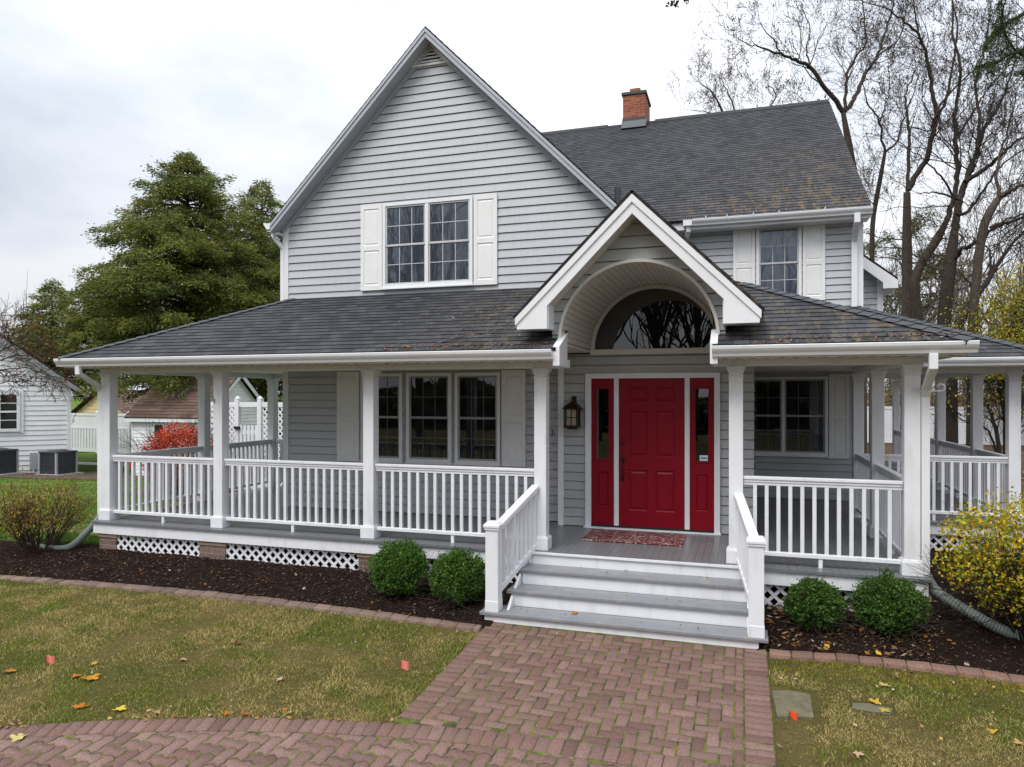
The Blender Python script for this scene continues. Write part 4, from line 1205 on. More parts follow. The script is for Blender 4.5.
# mulch sheets
MUL, nt, b, N, L = newmat('dark_mulch')
P = pos(nt); n1 = noise(nt, 40, 6, .75, P); n2 = noise(nt, 2, 3, .6, P)
c1 = ramp(nt, n1.outputs['Fac'], [(.3, (.008, .005, .004)), (.6, (.030, .018, .014)), (.78, (.075, .046, .034))])
L.new(c1.outputs['Color'], b.inputs['Base Color']); b.inputs['Roughness'].default_value = 1; b.inputs['Specular IOR Level'].default_value = .1
bump(nt, n1.outputs['Fac'], 1.0, .05, b)
ys_c = [0, .05, .12, .22, .35, .5, .65, .8, .9, 1]
def bed(xs, lo, hi, name, ny=16):
    V = []; F = []
    for x in xs:
        a, b_ = lo(x), hi(x)
        for j in range(ny + 1):
            y = lerp(a, b_, j / ny); V.append((x, y, gz(x, y) + .014 + .018 * (math.sin(x * 5.1) * math.sin(y * 7.3) + 1) * .5 * (1 if 0 < j < ny else 0)))
    n = ny + 1
    for i in range(len(xs) - 1):
        for j in range(ny): F.append((i * n + j, (i + 1) * n + j, (i + 1) * n + j + 1, i * n + j + 1))
    return link_mesh(name, np_mesh(name, V, [np.array(F)], [MUL], smooth=True), None, None, kind='structure')
bed([lerp(-13.0, -2.60, i / 90) for i in range(91)], lambda x: edgeL(x) + .05, lambda x: 8.62 if x > -9.4 else 8.62 - .25 * min(1, (-9.4 - x)), 'mulch_bed')
bed([lerp(.14, 6.0, i / 60) for i in range(61)], lambda x: edgeR(x) + .05, lambda x: 8.62 if x < 1.8 else 8.62 + 3.4 * sstep(1.8, 2.4, x), 'mulch_bed', 30)

# mulch chips (uncountable)
def chips(n, sampler, cols, size, name, mat, lift=0.02):
    V = np.zeros((n * 6, 3), np.float32); C = np.zeros((n * 6, 3), np.float32); F3 = []
    for i in range(n):
        x, y = sampler(); z = gz(x, y) + lift + random.uniform(-.004, .022)
        l = random.uniform(*size); wd = l * random.uniform(.15, .4); th = wd * .35
        a = random.uniform(0, 6.28); el = random.gauss(0, .3)
        d = np.array((math.cos(a) * math.cos(el), math.sin(a) * math.cos(el), math.sin(el))); s = np.array((-math.sin(a), math.cos(a), random.gauss(0, .3))); u = np.array((0, 0, 1.0))
        p = np.array((x, y, z))
        V[i * 6:i * 6 + 6] = [p - d * l / 2, p + s * wd / 2 - d * l * .2, p + d * l / 2, p - s * wd / 2 + d * l * .15, p + u * th, p - u * th]
        C[i * 6:i * 6 + 6] = np.array(random.choice(cols)) * random.uniform(.6, 1.3)
    base = (np.arange(n) * 6)[:, None]
    F = np.concatenate([base + np.array(t) for t in ((0, 1, 4), (1, 2, 4), (2, 3, 4), (3, 0, 4), (1, 0, 5), (2, 1, 5), (3, 2, 5), (0, 3, 5))])
    return np_mesh(name, V, [F], [mat], cols=C)
def sampL():
    x = random.uniform(-12.5, -2.66); return x, random.uniform(edgeL(x) + .06, 8.5)
def sampR():
    x = random.uniform(.2, 4.2) ; return x, random.uniform(edgeR(x) + .06, 8.5 if x < 1.85 else 10.5)
mc = [(.026, .016, .013)] * 6 + [(.052, .032, .025)] * 4 + [(.095, .062, .045)] * 2 + [(.19, .13, .09)]
link_mesh('mulch_chips', chips(15000, sampL, mc, (.02, .065), 'mulch_chips', CHIPM), None, None, kind='stuff')
link_mesh('mulch_chips', chips(9000, sampR, mc, (.02, .065), 'mulch_chips', CHIPM), None, None, kind='stuff')

# ---- grass blades
def grass(n, sampler, colf, hgt, name, wid=.0035):
    pts = np.array([sampler() for _ in range(n)])
    z = np.array([gz(x, y) for x, y in pts])
    a = rng.uniform(0, 2 * np.pi, n); hh = rng.uniform(*hgt, n); hh = hh * np.array([.75 + 1.0 * max(-.5, mn.noise((x_ * 2.6, y_ * 2.6, 4.4)) + .5 * mn.noise((x_ * 9, y_ * 9, 2.2))) for x_, y_ in pts]); lean = rng.uniform(.2, 1.6, n) * hh
    la = rng.uniform(0, 2 * np.pi, n)
    V = np.zeros((n, 3, 3), np.float32)
    wx, wy = np.cos(a) * wid, np.sin(a) * wid
    V[:, 0] = np.stack([pts[:, 0] - wx, pts[:, 1] - wy, z - .003], 1)
    V[:, 1] = np.stack([pts[:, 0] + wx, pts[:, 1] + wy, z - .003], 1)
    V[:, 2] = np.stack([pts[:, 0] + np.cos(la) * lean, pts[:, 1] + np.sin(la) * lean, z + hh], 1)
    C = np.repeat(np.array([colf(x, y) for x, y in pts]), 3, 0)
    F = np.arange(n * 3).reshape(n, 3)
    return link_mesh(name, np_mesh(name, V.reshape(-1, 3), [F], [GRASSM], cols=C), None, None, kind='stuff')
from mathutils import noise as mn
def lawn_col(x, y):
    if x > .2 and y > 7.02 and random.random() < .7: return np.array((.30, .27, .03)) * random.uniform(.6, 1.2)
    k = 1.5 * mn.noise((x * .9, y * .9, 3.1)) + 1.1 * mn.noise((x * 3.1, y * 3.1, 9.0))
    near = 0
    if k > .08 + random.gauss(0, .30): c = np.array((.165, .215, .024))
    else: c = np.array((.43, .345, .125))
    if random.random() < .12: c = np.array((.50, .41, .21))
    return c * random.uniform(.6, 1.2)
def green_col(x, y):
    k = mn.noise((x * .55, y * .9, 5.0))
    c = np.array((.085, .19, .018)) if k < .22 + random.gauss(0, .1) else np.array((.33, .28, .12))
    return c * random.uniform(.6, 1.25)
def bare(x, y):
    return mn.noise((x * 1.3 + 4, y * 1.3, 7.7)) + .5 * mn.noise((x * 4, y * 4, 1.2))
def sampFL():
    while True:
        x = random.uniform(-9.8, WX0 - .0); y = random.uniform(3.6, 7.3)
        if drive_edge(x) + .0 < y < edgeL(x) - .055:
            return x, y
def sampFR():
    while True:
        x = random.uniform(WX1 + .01, 3.4); y = random.uniform(4.6, 7.4)
        if y < edgeR(x) - .055 and y > drive_edge(x):
            if (x < .62 and 6.05 < y < 6.7) or (.85 < x < 1.2 and 6.4 < y < 6.6): continue
            if x < .62 - .25 * (y - 5.2) and random.random() < .85: continue
            d = .25 + .3 * sstep(.3, 1.0, x) - .25 * sstep(6.9, 7.3, y)
            if bare(x, y) < d or random.random() < .22: return x, y
def sampGL():
    while True:
        y = 8.55 + 14 * random.random() ** 2.2; x = random.uniform(-9.45 - (y - 8.5) * .9 - 2.6, -9.35)
        if y < 18.5: return x, y
grass(140000, sampFL, lawn_col, (.012, .034), 'lawn_grass')
grass(42000, sampFR, lawn_col, (.012, .034), 'lawn_grass')
grass(26000, sampGL, green_col, (.02, .05), 'lawn_grass', .008)

# stepping stones
STONE = painted('slate_stone', (.125, .112, .066), .8, .35, 14, (.10, .10, .05), .5, grime=.8)
for pts, lab in (([(.27, 6.10), (.55, 6.16), (.56, 6.62), (.40, 6.66), (.25, 6.60)], 'flat grey-brown stepping stone beside the brick walk'), ([(.86, 6.43), (1.14, 6.40), (1.18, 6.52), (1.02, 6.57), (.88, 6.54)], 'smaller stepping stone half buried in the lawn under fallen leaves')):
    m = MB(); c = np.mean(pts, 0); zc = gz(*c)
    m.prism(Fr((0, 0, zc), (1, 0, 0), (0, 1, 0), (0, 0, 1)), pts, -.03, .012)
    o = m.build('stepping_stone', STONE, None, origin=(c[0], c[1], zc), bevel=.008); tag(o, lab, 'stepping stone')
# marker flags
PINK = painted('flag_plastic', (.80, .24, .17), .5, .1, 5); ORG = painted('flag_plastic_orange', (.8, .09, .02), .5, .1, 5)
def flag(x, y, mat, lab, w=.11, hgt=.10, a=0.0, lift=.04):
    z = gz(x, y); t = thing('marker_flag', lab, 'marker flag', (x, y, z))
    m = MB(); m.tube([(x, y, z), (x + .005, y, z + hgt + lift)], .0022, 5); m.build('flag_wire', LEAD, t)
    m = MB(); n = 6; ca, sa = math.cos(a), math.sin(a)
    for i in range(n):
        s0, s1 = w * i / n, w * (i + 1) / n; b0 = .014 * math.sin(i * 1.1); b1 = .014 * math.sin((i + 1) * 1.1)
        q = [(x + ca * s0 - sa * b0, y + sa * s0 + ca * b0, z + lift - s0 * .25), (x + ca * s1 - sa * b1, y + sa * s1 + ca * b1, z + lift - s1 * .25), (x + ca * s1 - sa * b1, y + sa * s1 + ca * b1, z + lift + hgt - s1 * .1), (x + ca * s0 - sa * b0, y + sa * s0 + ca * b0, z + lift + hgt - s0 * .1)]
        d = [(u[0] - sa * .002, u[1] + ca * .002, u[2]) for u in q]
        m.add(q + d, [(0, 1, 2, 3), (7, 6, 5, 4), (0, 4, 5, 1), (1, 5, 6, 2), (2, 6, 7, 3), (3, 7, 4, 0)])
    m.build('flag_sheet', mat, t)
flag(-6.46, 5.25, PINK, 'small pink marker flag in the left part of the front lawn', .085, .075, .3, .012)
flag(-3.05, 6.07, PINK, 'small pink marker flag in the lawn close to the brick walk', .085, .075, .5, .02)
flag(.36, 6.11, ORG, 'small bright orange marker flag by the stepping stone', .07, .055, .2, .01)

# fallen leaves that can be told apart
def leaf_obj(x, y, col, size, label, z=None, curl=.4, a=None):
    z = (gz(x, y) + .02) if z is None else z; ph = [random.uniform(.65, 1.2) for _ in range(5)]; fold = random.uniform(-.5, .5)
    a = random.uniform(0, 6.28) if a is None else a
    out = []
    lobes = 5
    for i in range(20):
        th = 2 * math.pi * i / 20
        r = size * (.50 + .5 * abs(math.cos(th * lobes / 2)) ** 1.3) * ph[int((th + .6) / 1.2567) % 5] * (1 + .12 * math.sin(i * 2.4))
        px, py = r * math.cos(th), r * math.sin(th) * .85
        out.append((x + px * math.cos(a) - py * math.sin(a), y + px * math.sin(a) + py * math.cos(a), z + .8 * curl * abs(py + fold * px) * (.9 if i % 2 else .6) - .1 * curl * abs(px)))
    m = MB(); m.col = col
    bot = [(p[0], p[1], p[2] - .0025) for p in out]
    n = 20
    m.add([(x, y, z)] + out + [(x, y, z - .0025)] + bot, [(0, 1 + i, 1 + (i + 1) % n) for i in range(n)] + [(n + 1, n + 2 + (i + 1) % n, n + 2 + i) for i in range(n)] + [(1 + i, n + 2 + i, n + 2 + (i + 1) % n, 1 + (i + 1) % n) for i in range(n)])
    o = m.build('fallen_leaf', LEAFM, None, origin=(x, y, z)); tag(o, label, 'leaf', 'fallen leaves')
def px(u, v, z): 
    d = np.array(at(u, v, 1.0)) - np.array(CAM); t = (z - CAM[2]) / d[2]
    return CAM[0] + d[0] * t, CAM[1] + d[1] * t
YEL = (.55, .36, .04); ORA = (.46, .17, .015); TANL = (.42, .27, .15); BRN = (.14, .055, .025); PALE = (.6, .52, .2)
for u, v, c, s, lab in (
    (9, 670, ORA, .075, 'orange-tan leaf lying at the left edge of the front lawn'),
    (76, 675, ORA, .05, 'smaller orange leaf just above the large one on the left lawn'),
    (91, 677, (.52, .25, .015), .085, 'large orange leaf lying on the left lawn'),
    (95, 662, YEL, .05, 'yellow leaf above the large orange leaf on the left lawn'),
    (80, 706, ORA, .07, 'orange leaf at the lawn edge above the curved brick drive'),
    (120, 708, (.65, .5, .06), .07, 'bright yellow leaf on the lawn edge of the drive'),
    (157, 711, TANL, .05, 'tan leaf on the lawn edge of the drive'),
    (227, 712, ORA, .05, 'orange leaf on the brick course below the lawn'),
    (246, 713, (.3, .12, .02), .045, 'dark orange leaf on the brick course below the lawn'),
    (19, 737, PALE, .075, 'pale yellow leaf lying on the wavy pavers'),
    (183, 658, TANL, .045, 'slender orange-tan leaf standing in the mid lawn'),
    (237, 643, BRN, .05, 'dark curled leaf on the lawn near the bed edging'),
    (280, 678, (.5, .38, .28), .045, 'pale pinkish leaf on the lawn right of centre'),
    (858, 752, (.5, .38, .25), .05, 'pale curled leaf low in the right lawn'),
    (875, 700, YEL, .06, 'yellow leaf beside the half buried stepping stone'),
    (884, 708, (.5, .38, .06), .055, 'dull yellow leaf on top of the half buried stepping stone'),
    (885, 683, (.48, .37, .15), .055, 'tan-yellow leaf on the right lawn near the edging'),
    (993, 729, YEL, .045, 'small yellow leaf on the far right lawn'),
    (1019, 741, (.5, .3, .12), .055, 'tan-orange leaf at the right edge of the lawn'),
    (796, 639, (.5, .2, .015), .06, 'bright orange leaf in the mulch by the right boxwood'),
    (885, 647, (.4, .2, .08), .06, 'brown-orange leaf in the mulch between the right boxwoods and the edging')):
    x, y = px(u, v, -.70 if v > 650 else -.6)
    x, y = px(u, v, gz(x, y) + .03); leaf_obj(x, y, c, s, lab)
for u, v, lab in ((163, 554, 'orange leaf in the mulch against the porch lattice'), (258, 571, 'orange leaf in the mulch below the second lattice panel'), (263, 573, 'yellow-orange leaf in the left mulch bed'), (86, 572, 'tan leaf in the mulch at the far left')):
    x, y = px(u, v, -.5); x, y = px(u, v, gz(x, y) + .03); leaf_obj(x, y, ORA, .06, lab)
x, y = px(575, 614, -.5); leaf_obj(x, y, (.5, .2, .01), .05, 'orange leaf lying on the bottom porch step', z=-.492)
# loose litter
def litter(n, sampler, cols, size, name, zoff=.03, zfun=None):
    V = np.zeros((n * 4, 3)); C = np.zeros((n * 4, 3))
    for i in range(n):
        x, y = sampler(); z = (zfun(x, y) if zfun else gz(x, y)) + zoff
        l = random.uniform(*size); a = random.uniform(0, 6.28); d = np.array((math.cos(a), math.sin(a), random.gauss(0, .25))); s = np.array((-math.sin(a), math.cos(a), random.gauss(0, .35)))
        p = np.array((x, y, z + .006))
        V[i * 4:i * 4 + 4] = [p - d * l / 2, p + s * l * .35, p + d * l / 2 + np.array((0, 0, .006)), p - s * l * .35]
        C[i * 4:i * 4 + 4] = np.array(random.choice(cols)) * random.uniform(.6, 1.2)
    link_mesh(name, np_mesh(name, V, [np.arange(n * 4).reshape(n, 4)], [LEAFM], cols=C), None, None, kind='stuff')
lc = [ORA, TANL, BRN, (.3, .16, .06), (.5, .4, .3), YEL]
litter(260, sampL, [(.3, .2, .14), (.22, .12, .05), (.45, .38, .3), ORA], (.015, .05), 'leaf_litter')
litter(420, lambda: (lambda x: (x, random.uniform(edgeR(x) + .1, 8.35 if x < 1.85 else 11)))(random.uniform(.2, 4)), lc, (.02, .075), 'leaf_litter')
litter(90, lambda: (random.uniform(.2, 1.7), random.uniform(7.9, 8.33)), [(.35, .15, .04), (.3, .18, .08), (.42, .26, .12)], (.06, .11), 'leaf_litter', .04)
litter(300, sampFL, [(.2, .12, .06), (.4, .34, .26), BRN, (.3, .17, .06)], (.012, .03), 'leaf_litter')
litter(300, sampFR, [(.25, .16, .08), (.5, .42, .3), BRN, (.45, .3, .1)], (.015, .05), 'leaf_litter')
litter(2500, lambda: (random.uniform(4.2, 16), random.uniform(9, 34)), [(.28, .17, .08), (.4, .25, .1), (.16, .09, .05), (.45, .33, .1)], (.06, .14), 'leaf_litter')
# debris washed down the porch roofs
def proof_z(x, y): return pz(y - EY) + .012
litter(420, lambda: (lambda y: (random.triangular(-4.6, -2.15, -2.5), y))(random.uniform(8.05, 9.6)), [(.32, .24, .14), (.24, .18, .11), (.42, .25, .07), (.3, .27, .22)], (.012, .04), 'roof_litter', 0, proof_z)
litter(160, lambda: (random.uniform(-4.3, -2.15), random.uniform(7.98, 8.10)), [(.30, .12, .05), (.42, .16, .04), (.24, .14, .08)], (.02, .05), 'roof_litter', 0.01, proof_z)
litter(150, lambda: (random.uniform(.2, 2.0), random.uniform(7.98, 8.12)), [(.16, .07, .045), (.22, .10, .06), (.3, .27, .25)], (.02, .05), 'roof_litter', 0.01, proof_z)
m = MB(); tw = [(-3.6, 8.15), (-3.45, 8.3), (-3.3, 8.42), (-3.1, 8.48)]; m.tube([(x, y, proof_z(x, y) + .012) for x, y in tw], .007, 5); tw = m.build('fallen_twig', painted('twig_bark', (.12, .09, .07), .9), None, origin=(-3.35, 8.3, proof_z(-3.35, 8.3))); tag(tw, 'bare fallen twig lying on the left porch roof', 'twig')

litter(150, lambda: (lambda x: (x, random.uniform(drive_edge(x), 7.35)))(random.uniform(WX0, WX1)), [(.2, .12, .06), (.35, .28, .2), (.12, .06, .03), (.45, .4, .35)], (.006, .02), 'leaf_litter', .014)
for y_, z_, a_, b_ in st_noses:
    litter(12, lambda: (random.uniform(a_ + .25, b_ - .3), random.uniform(y_ + .06, y_ + .29)), [(.22, .14, .07), (.3, .2, .1), (.12, .06, .03)], (.01, .035), 'leaf_litter', .004, lambda x, y: z_)

def samp_edge():
    x = random.uniform(-7.5, WX0); return x, drive_edge(x) + abs(random.gauss(0, .10)) - .05
litter(70, samp_edge, [ORA, TANL, BRN, (.3, .16, .06), (.5, .4, .1)], (.02, .055), 'leaf_litter', .02)

# ================================================================== NEIGHBOURS AND FENCES
NWHITE = siding_mat('white_vinyl_siding', (0.80, 0.81, 0.83))
YELS = siding_mat('yellow_siding', (0.62, 0.47, 0.24))
BROOF = shingle_mat('brown_shingles', (0.125, 0.08, 0.062), None, .5, .16)
GROOF = shingle_mat('grey_shingles', (0.16, 0.15, 0.15), None, .4, .16)
PVC = painted('white_vinyl_fence', (.74, .75, .78), .35, .04, 1.5, (.5, .49, .45), 0, grime=.15)
ACG = painted('ac_grey_metal', (.075, .08, .09), .5, .15, 10, None, .1, .3)
ACL = painted('ac_light_metal', (.34, .35, .37), .5, .1, 10)
CONC = painted('pale_concrete', (.42, .41, .38), .9, .15, 6, (.25, .24, .2), .2, grime=.3)

# white neighbouring house, its gable end towards us
ng = -0.81
NC = (-21.9, 18.7); NU = (-.629, -.777); ND = (-.777, .629); NN = (.777, -.629)     # corner, along the gable wall to the left, back along the side, outward
nh = thing('neighbour_house', 'white clapboard neighbouring house with grey rake boards at the left edge', 'house', (NC[0], NC[1], ng))
nf = Fr((NC[0], NC[1], 0), (NU[0], NU[1], 0), (0, 0, 1), (NN[0], NN[1], 0))
NWD = 7.0; NSL = .77; NEZ = 2.22
m = MB(); courses(m, nf, [(.1, ng), (NWD, ng), (NWD, NEZ), (NWD / 2, NEZ + NSL * NWD / 2), (.1, NEZ + .07)], .165, ng, .02, gap=.016)
m.build('wall', NWHITE, nh)
m = MB(); ns = Fr((NC[0], NC[1], 0), (ND[0], ND[1], 0), (0, 0, 1), (-NU[0], -NU[1], 0)); courses(m, ns, [(.1, ng), (9, ng), (9, NEZ), (.1, NEZ)], .165, ng, .02, gap=.016); m.build('wall', NWHITE, nh)
m = MB(); m.fbox(nf, -.022, .1, ng, NEZ, -.1, .028); m.build('corner_board', NWHITE, nh)
m = MB()
def npt(s, d, z): return tuple(nf.p(s, z, d))
for s0, sgn in ((-.45, 1), (NWD + .45, -1)):
    e = Vector(npt(s0, .32, NEZ - .45 * NSL + .1)); half = NWD / 2 + .45; tp = Vector(npt(NWD / 2, .32, NEZ + NSL * NWD / 2 + .1)); bk = Vector((ND[0], ND[1], 0)) * 10
    fr_ = slope_fr(e, (ND[0], ND[1], 0), (sgn * NU[0], sgn * NU[1], NSL)); roof_plane(m, fr_, [e, e + bk, tp + bk, tp], .16, .01, .03)
m.build('roof', GROOF, nh)
RK = painted('grey_rake', (.30, .30, .32), .5)
m = MB(); z0 = NEZ - .45 * NSL + .07; z1 = NEZ + NSL * NWD / 2 + .07
m.prism(nf, [(-.45, z0), (NWD / 2, z1), (NWD / 2, z1 - .2), (-.45, z0 - .17)], .28, .31); m.prism(nf, [(NWD + .45, z0), (NWD / 2, z1), (NWD / 2, z1 - .2), (NWD + .45, z0 - .17)], .28, .31)
m.build('rake_board', RK, nh)
m = MB(); m.fbox(nf, -.46, -.02, z0 - .18, z0 - .15, -9, .30); m.fbox(nf, -.50, -.452, z0 - .16, z0 + .02, -9, .33); m.build('eave', RK, nh)
m = MB(); wx0, wx1, wz0, wz1 = 1.42, 2.5, .66, 1.98; f = nf
for a, b_, c, d_ in ((wx0, wx0 + .09, wz0, wz1), (wx1 - .09, wx1, wz0, wz1), (wx0 + .09, wx1 - .09, wz1 - .1, wz1), (wx0 + .09, wx1 - .09, wz0, wz0 + .1), (wx0 + .09, wx1 - .09, (wz0 + wz1) / 2 - .03, (wz0 + wz1) / 2 + .03)): m.fbox(f, a, b_, c, d_, -.01, .08)
m.fbox(f, wx1 + .002, wx1 + .1, wz0 - .05, wz1 + .05, 0, .05); m.fbox(f, wx0 - .1, wx0 - .002, wz0 - .05, wz1 + .05, 0, .05)
wo = m.build('window', TRIM, nh)
m = MB()
x = (wx0 + wx1) / 2; m.fbox(f, x - .012, x + .012, wz0 + .1, wz1 - .1, .045, .05)
for q in (.25, .75): z = lerp(wz0 + .1, wz1 - .1, q); m.fbox(f, wx0 + .09, wx1 - .09, z - .012, z + .012, .0455, .0505)
m.build('muntins', TRIM, wo)
m = MB(); m.fbox(f, wx0 + .09, wx1 - .09, wz0 + .1, wz1 - .1, .035, .042); m.build('pane', GLASS, wo)
m = MB(); m.fbox(f, wx0 + .09, wx1 - .09, wz0 + .1, wz1 - .1, .025, .032); m.build('curtain', painted('blind', (.14, .15, .16), .8, .3, 3), wo)
m = MB(); m.fbox(f, .95, 1.15, ng + .2, ng + .75, .02, .13); m.tube([npt(1.05, .1, ng + .2), npt(1.05, .2, ng + .1), npt(.6, .3, ng + .06), npt(.3, .4, ng + .2)], .025, 6); m.build('utility_box', ACL, nh)

def ac_unit(x, y, lab, s=.36, hgt=.78):
    z = gz(x, y); t = thing('air_conditioner', lab, 'air conditioner', (x, y, z))
    m = MB(); m.box(x - s - .15, x + s + .15, y - s - .15, y + s + .15, z - .05, z + .05); m.build('pad', CONC, t)
    m = MB(); m.box(x - s + .03, x + s - .03, y - s + .03, y + s - .03, z + .05, z + hgt - .06); m.build('coil', ACG, t)
    m = MB()
    for i in range(8):
        zz = z + .12 + i * (hgt - .24) / 7; m.box(x - s, x + s, y - s, y - s + .01, zz, zz + .022); m.box(x + s - .01, x + s, y - s + .011, y + s, zz, zz + .022)
    for i in range(9):
        q = -s + .04 + i * (2 * s - .08) / 8; m.box(x + q - .006, x + q + .006, y - s - .004, y - s + .006, z + .06, z + hgt - .08); m.box(x + s - .006, x + s + .004, y + q - .006, y + q + .006, z + .06, z + hgt - .08)
    m.build('louvre_grille', ACG, t)
    for sx in (-1, 1):
        for sy in (-1, 1): m = MB(); m.box(x + sx * s - .03, x + sx * s + .03, y + sy * s - .03, y + sy * s + .03, z + .05, z + hgt - .05); m.build('corner_post', ACL, t)
    m = MB(); m.box(x - s - .03, x + s + .03, y - s - .03, y + s + .03, z + hgt - .055, z + hgt); m.lathe((x, y, z + hgt), [(s * .8, .0), (s * .8, .02), (s * .3, .05), (.01, .055)], 20); m.build('lid', ACG, t, bevel=.01)
ac_unit(-21.25, 17.7, 'grey air conditioner by the corner of the white neighbouring house')
ac_unit(-22.32, 16.5, 'grey air conditioner cut by the left edge, below the white house window', .36, .80)
for x, y, lab in ((-20.15, 18.3, 'small red marker flag beside the grey air conditioner pad'), (-20.3, 19.6, 'small red marker flag in the grass behind the air conditioner')):
    flag(x, y, painted('flag_red', (.5, .02, .012), .5, .1, 5), lab, .13, .16, .2, .22)
# bed and concrete path behind
bedx = [lerp(-27, -17.2, i / 20) for i in range(21)]
BEDM = painted('brown_bed', (.085, .055, .038), 1, .5, 6, (.16, .11, .08), .8, grime=.8)
smooth_sheet(bedx, lambda x: 15.9 + .3 * math.sin(x), lambda x: 18.9 + .3 * math.sin(x * 2), .014, 'mulch_bed', BEDM)
smooth_sheet([lerp(-34, -10.5, i / 20) for i in range(21)], lambda x: 22.4, lambda x: 23.3, .02, 'garden_path', CONC)
smooth_sheet([lerp(-14.5, -10.4, i / 20) for i in range(21)], lambda x: 12.9 + .25 * math.sin(x * 1.7), lambda x: 15.2, .014, 'mulch_bed', BEDM)

# brown-roofed shed
sg_ = -0.86; S0, S1, SY0, SY1 = -19.5, -16.55, 18.98, 22.2
sh = thing('shed', 'small white shed with a steep brown shingle roof behind the porch', 'shed', ((S0 + S1) / 2, SY0, sg_))
m = MB(); courses(m, front(SY0), [(S0 + .06, sg_), (S1 - .06, sg_), (S1 - .06, 1.1), (S0 + .06, 1.1)], .12, sg_, .016)
courses(m, sideR(S1), [(SY0 + .06, sg_), (SY1, sg_), (SY1, 1.1), ((SY0 + SY1) / 2, 2.5), (SY0 + .06, 1.1)], .12, sg_, .016)
m.build('wall', NWHITE, sh)
m = MB(); m.box(S0 - .02, S0 + .08, SY0 - .02, SY0 + .06, sg_, 1.1); m.box(S1 - .08, S1 + .02, SY0 - .022, SY0 + .08, sg_, 1.1); m.build('corner_board', PVC, sh)
m = MB(); rm = (SY0 + SY1) / 2
for sgn, ye in ((1, SY0 - .18), (-1, SY1 + .18)):
    e = (S0 - .15, ye, 1.10); run = abs(rm - ye)
    roof_plane(m, slope_fr(e, (1, 0, 0), (0, sgn, .87)), [e, (S1 + .18, ye, 1.10), (S1 + .18, rm, 1.10 + .87 * run), (S0 - .15, rm, 1.10 + .87 * run)], .15, .012, .03)
m.build('roof', BROOF, sh)
m = MB(); run = rm - SY0 + .18
for sgn in (-1, 1): m.prism(sideR(S1 + .15), [(rm + sgn * run, 1.09), (rm, 1.09 + .87 * run), (rm, .93 + .87 * run), (rm + sgn * run, .96)], 0, .03)
m.box(S0 - .15, S1 + .15, SY0 - .17, SY0 - .14, .98, 1.10); m.build('rake_board', PVC, sh)
m = MB(); m.fbox(front(SY0), -18.55, -18.12, .40, .92, -.01, .05); m2 = m.build('window', PVC, sh)
m = MB(); m.fbox(front(SY0), -18.51, -18.16, .44, .88, .051, .055); m.build('pane', DARK, m2)

# yellow outbuilding beyond the fence
yc = at(101, 405, 42); yz = -1.0
yh = thing('yellow_house', 'pale yellow gabled house with a brown roof beyond the white fence', 'house', (yc[0], yc[1], yz))
m = MB(); courses(m, front(yc[1]), [(yc[0] - 1.95, yz), (yc[0] + 1.95, yz), (yc[0] + 1.95, .75), (yc[0], 2.05), (yc[0] - 1.95, .75)], .2, yz, .02); m.build('wall', YELS, yh)
m = MB()
for sg in (-1, 1):
    e = (yc[0] + sg * 2.25, yc[1] - .3, .62); tp = (yc[0], yc[1] - .3, .62 + 2.25 * .667)
    roof_plane(m, slope_fr(e, (0, 1, 0), (-sg, 0, .667)), [e, (e[0], yc[1] + 8, e[2]), (tp[0], yc[1] + 8, tp[2]), tp], .2, .01, .05)
m.build('roof', BROOF, yh)
m = MB(); m.fbox(front(yc[1]), yc[0] - .28, yc[0] + .05, .60, .80, .0, .06); m.build('vent', DARK, yh)
# pale far house
fc = at(132, 395, 60); 
fh = thing('far_house', 'pale grey-blue house roof glimpsed between the conifer boughs and the shed', 'house', (fc[0], fc[1], -1.0))
m = MB(); courses(m, front(fc[1]), [(fc[0] - 2.2, -1), (fc[0] + 2.2, -1), (fc[0] + 2.2, 1.2), (fc[0] - 2.2, 1.2)], .2, -1, .02); m.build('wall', NWHITE, fh)
m = MB(); e = (fc[0] - 2.5, fc[1] - .4, 1.1); roof_plane(m, slope_fr(e, (1, 0, 0), (0, 1, .6)), [e, (fc[0] + 2.5, fc[1] - .4, 1.1), (fc[0] + 2.5, fc[1] + 3, 3.14), (fc[0] - 2.5, fc[1] + 3, 3.14)], .2, .01, .03); m.build('roof', painted('pale_metal_roof', (.50, .54, .60), .5), fh)

def fence_run(name, label, x0, x1, y, zb, zt, picket_split=None, span=1.9):
    t = thing(name, label, 'fence', ((x0 + x1) / 2, y, zb))
    n = max(1, round((x1 - x0) / span)); s = (x1 - x0) / n
    for i in range(n + 1):
        x = x0 + i * s; m = MB(); m.box(x - .065, x + .065, y - .065, y + .065, zb - .1, zt + .05); frus(m, (x, y), .085, zt + .05, .02, zt + .12); m.build('post', PVC, t)
    for i in range(n):
        a, b_ = x0 + i * s + .066, x0 + (i + 1) * s - .066
        m = MB(); m.box(a, b_, y - .035, y + .035, zb + .06, zb + .2); m.box(a, b_, y - .035, y + .035, zt - .12, zt)
        if picket_split:
            m.box(a, b_, y - .03, y + .03, picket_split - .06, picket_split + .03)
        k = int((b_ - a) / .17); w2 = (b_ - a) / k
        for q in range(k): 
            m.box(a + q * w2 + .003, a + (q + 1) * w2 - .003, y - .012, y + .012, zb + .19, zt - .11)
            if picket_split: m.box(a + (q + .5) * w2 - .02, a + (q + .5) * w2 + .02, y - .04, y - .013, zb + .19, picket_split - .05)
        m.build('fence_panel', PVC, t)
fence_run('vinyl_fence', 'white vinyl picket fence in front of the yellow house', -38.0, -20.2, 27.2, -1.0, .95, .25)
fence_run('vinyl_fence', 'white vinyl privacy fence behind the right end of the porch', 5.5, 26, 37.2, -.44, 1.32, None, 2.4)
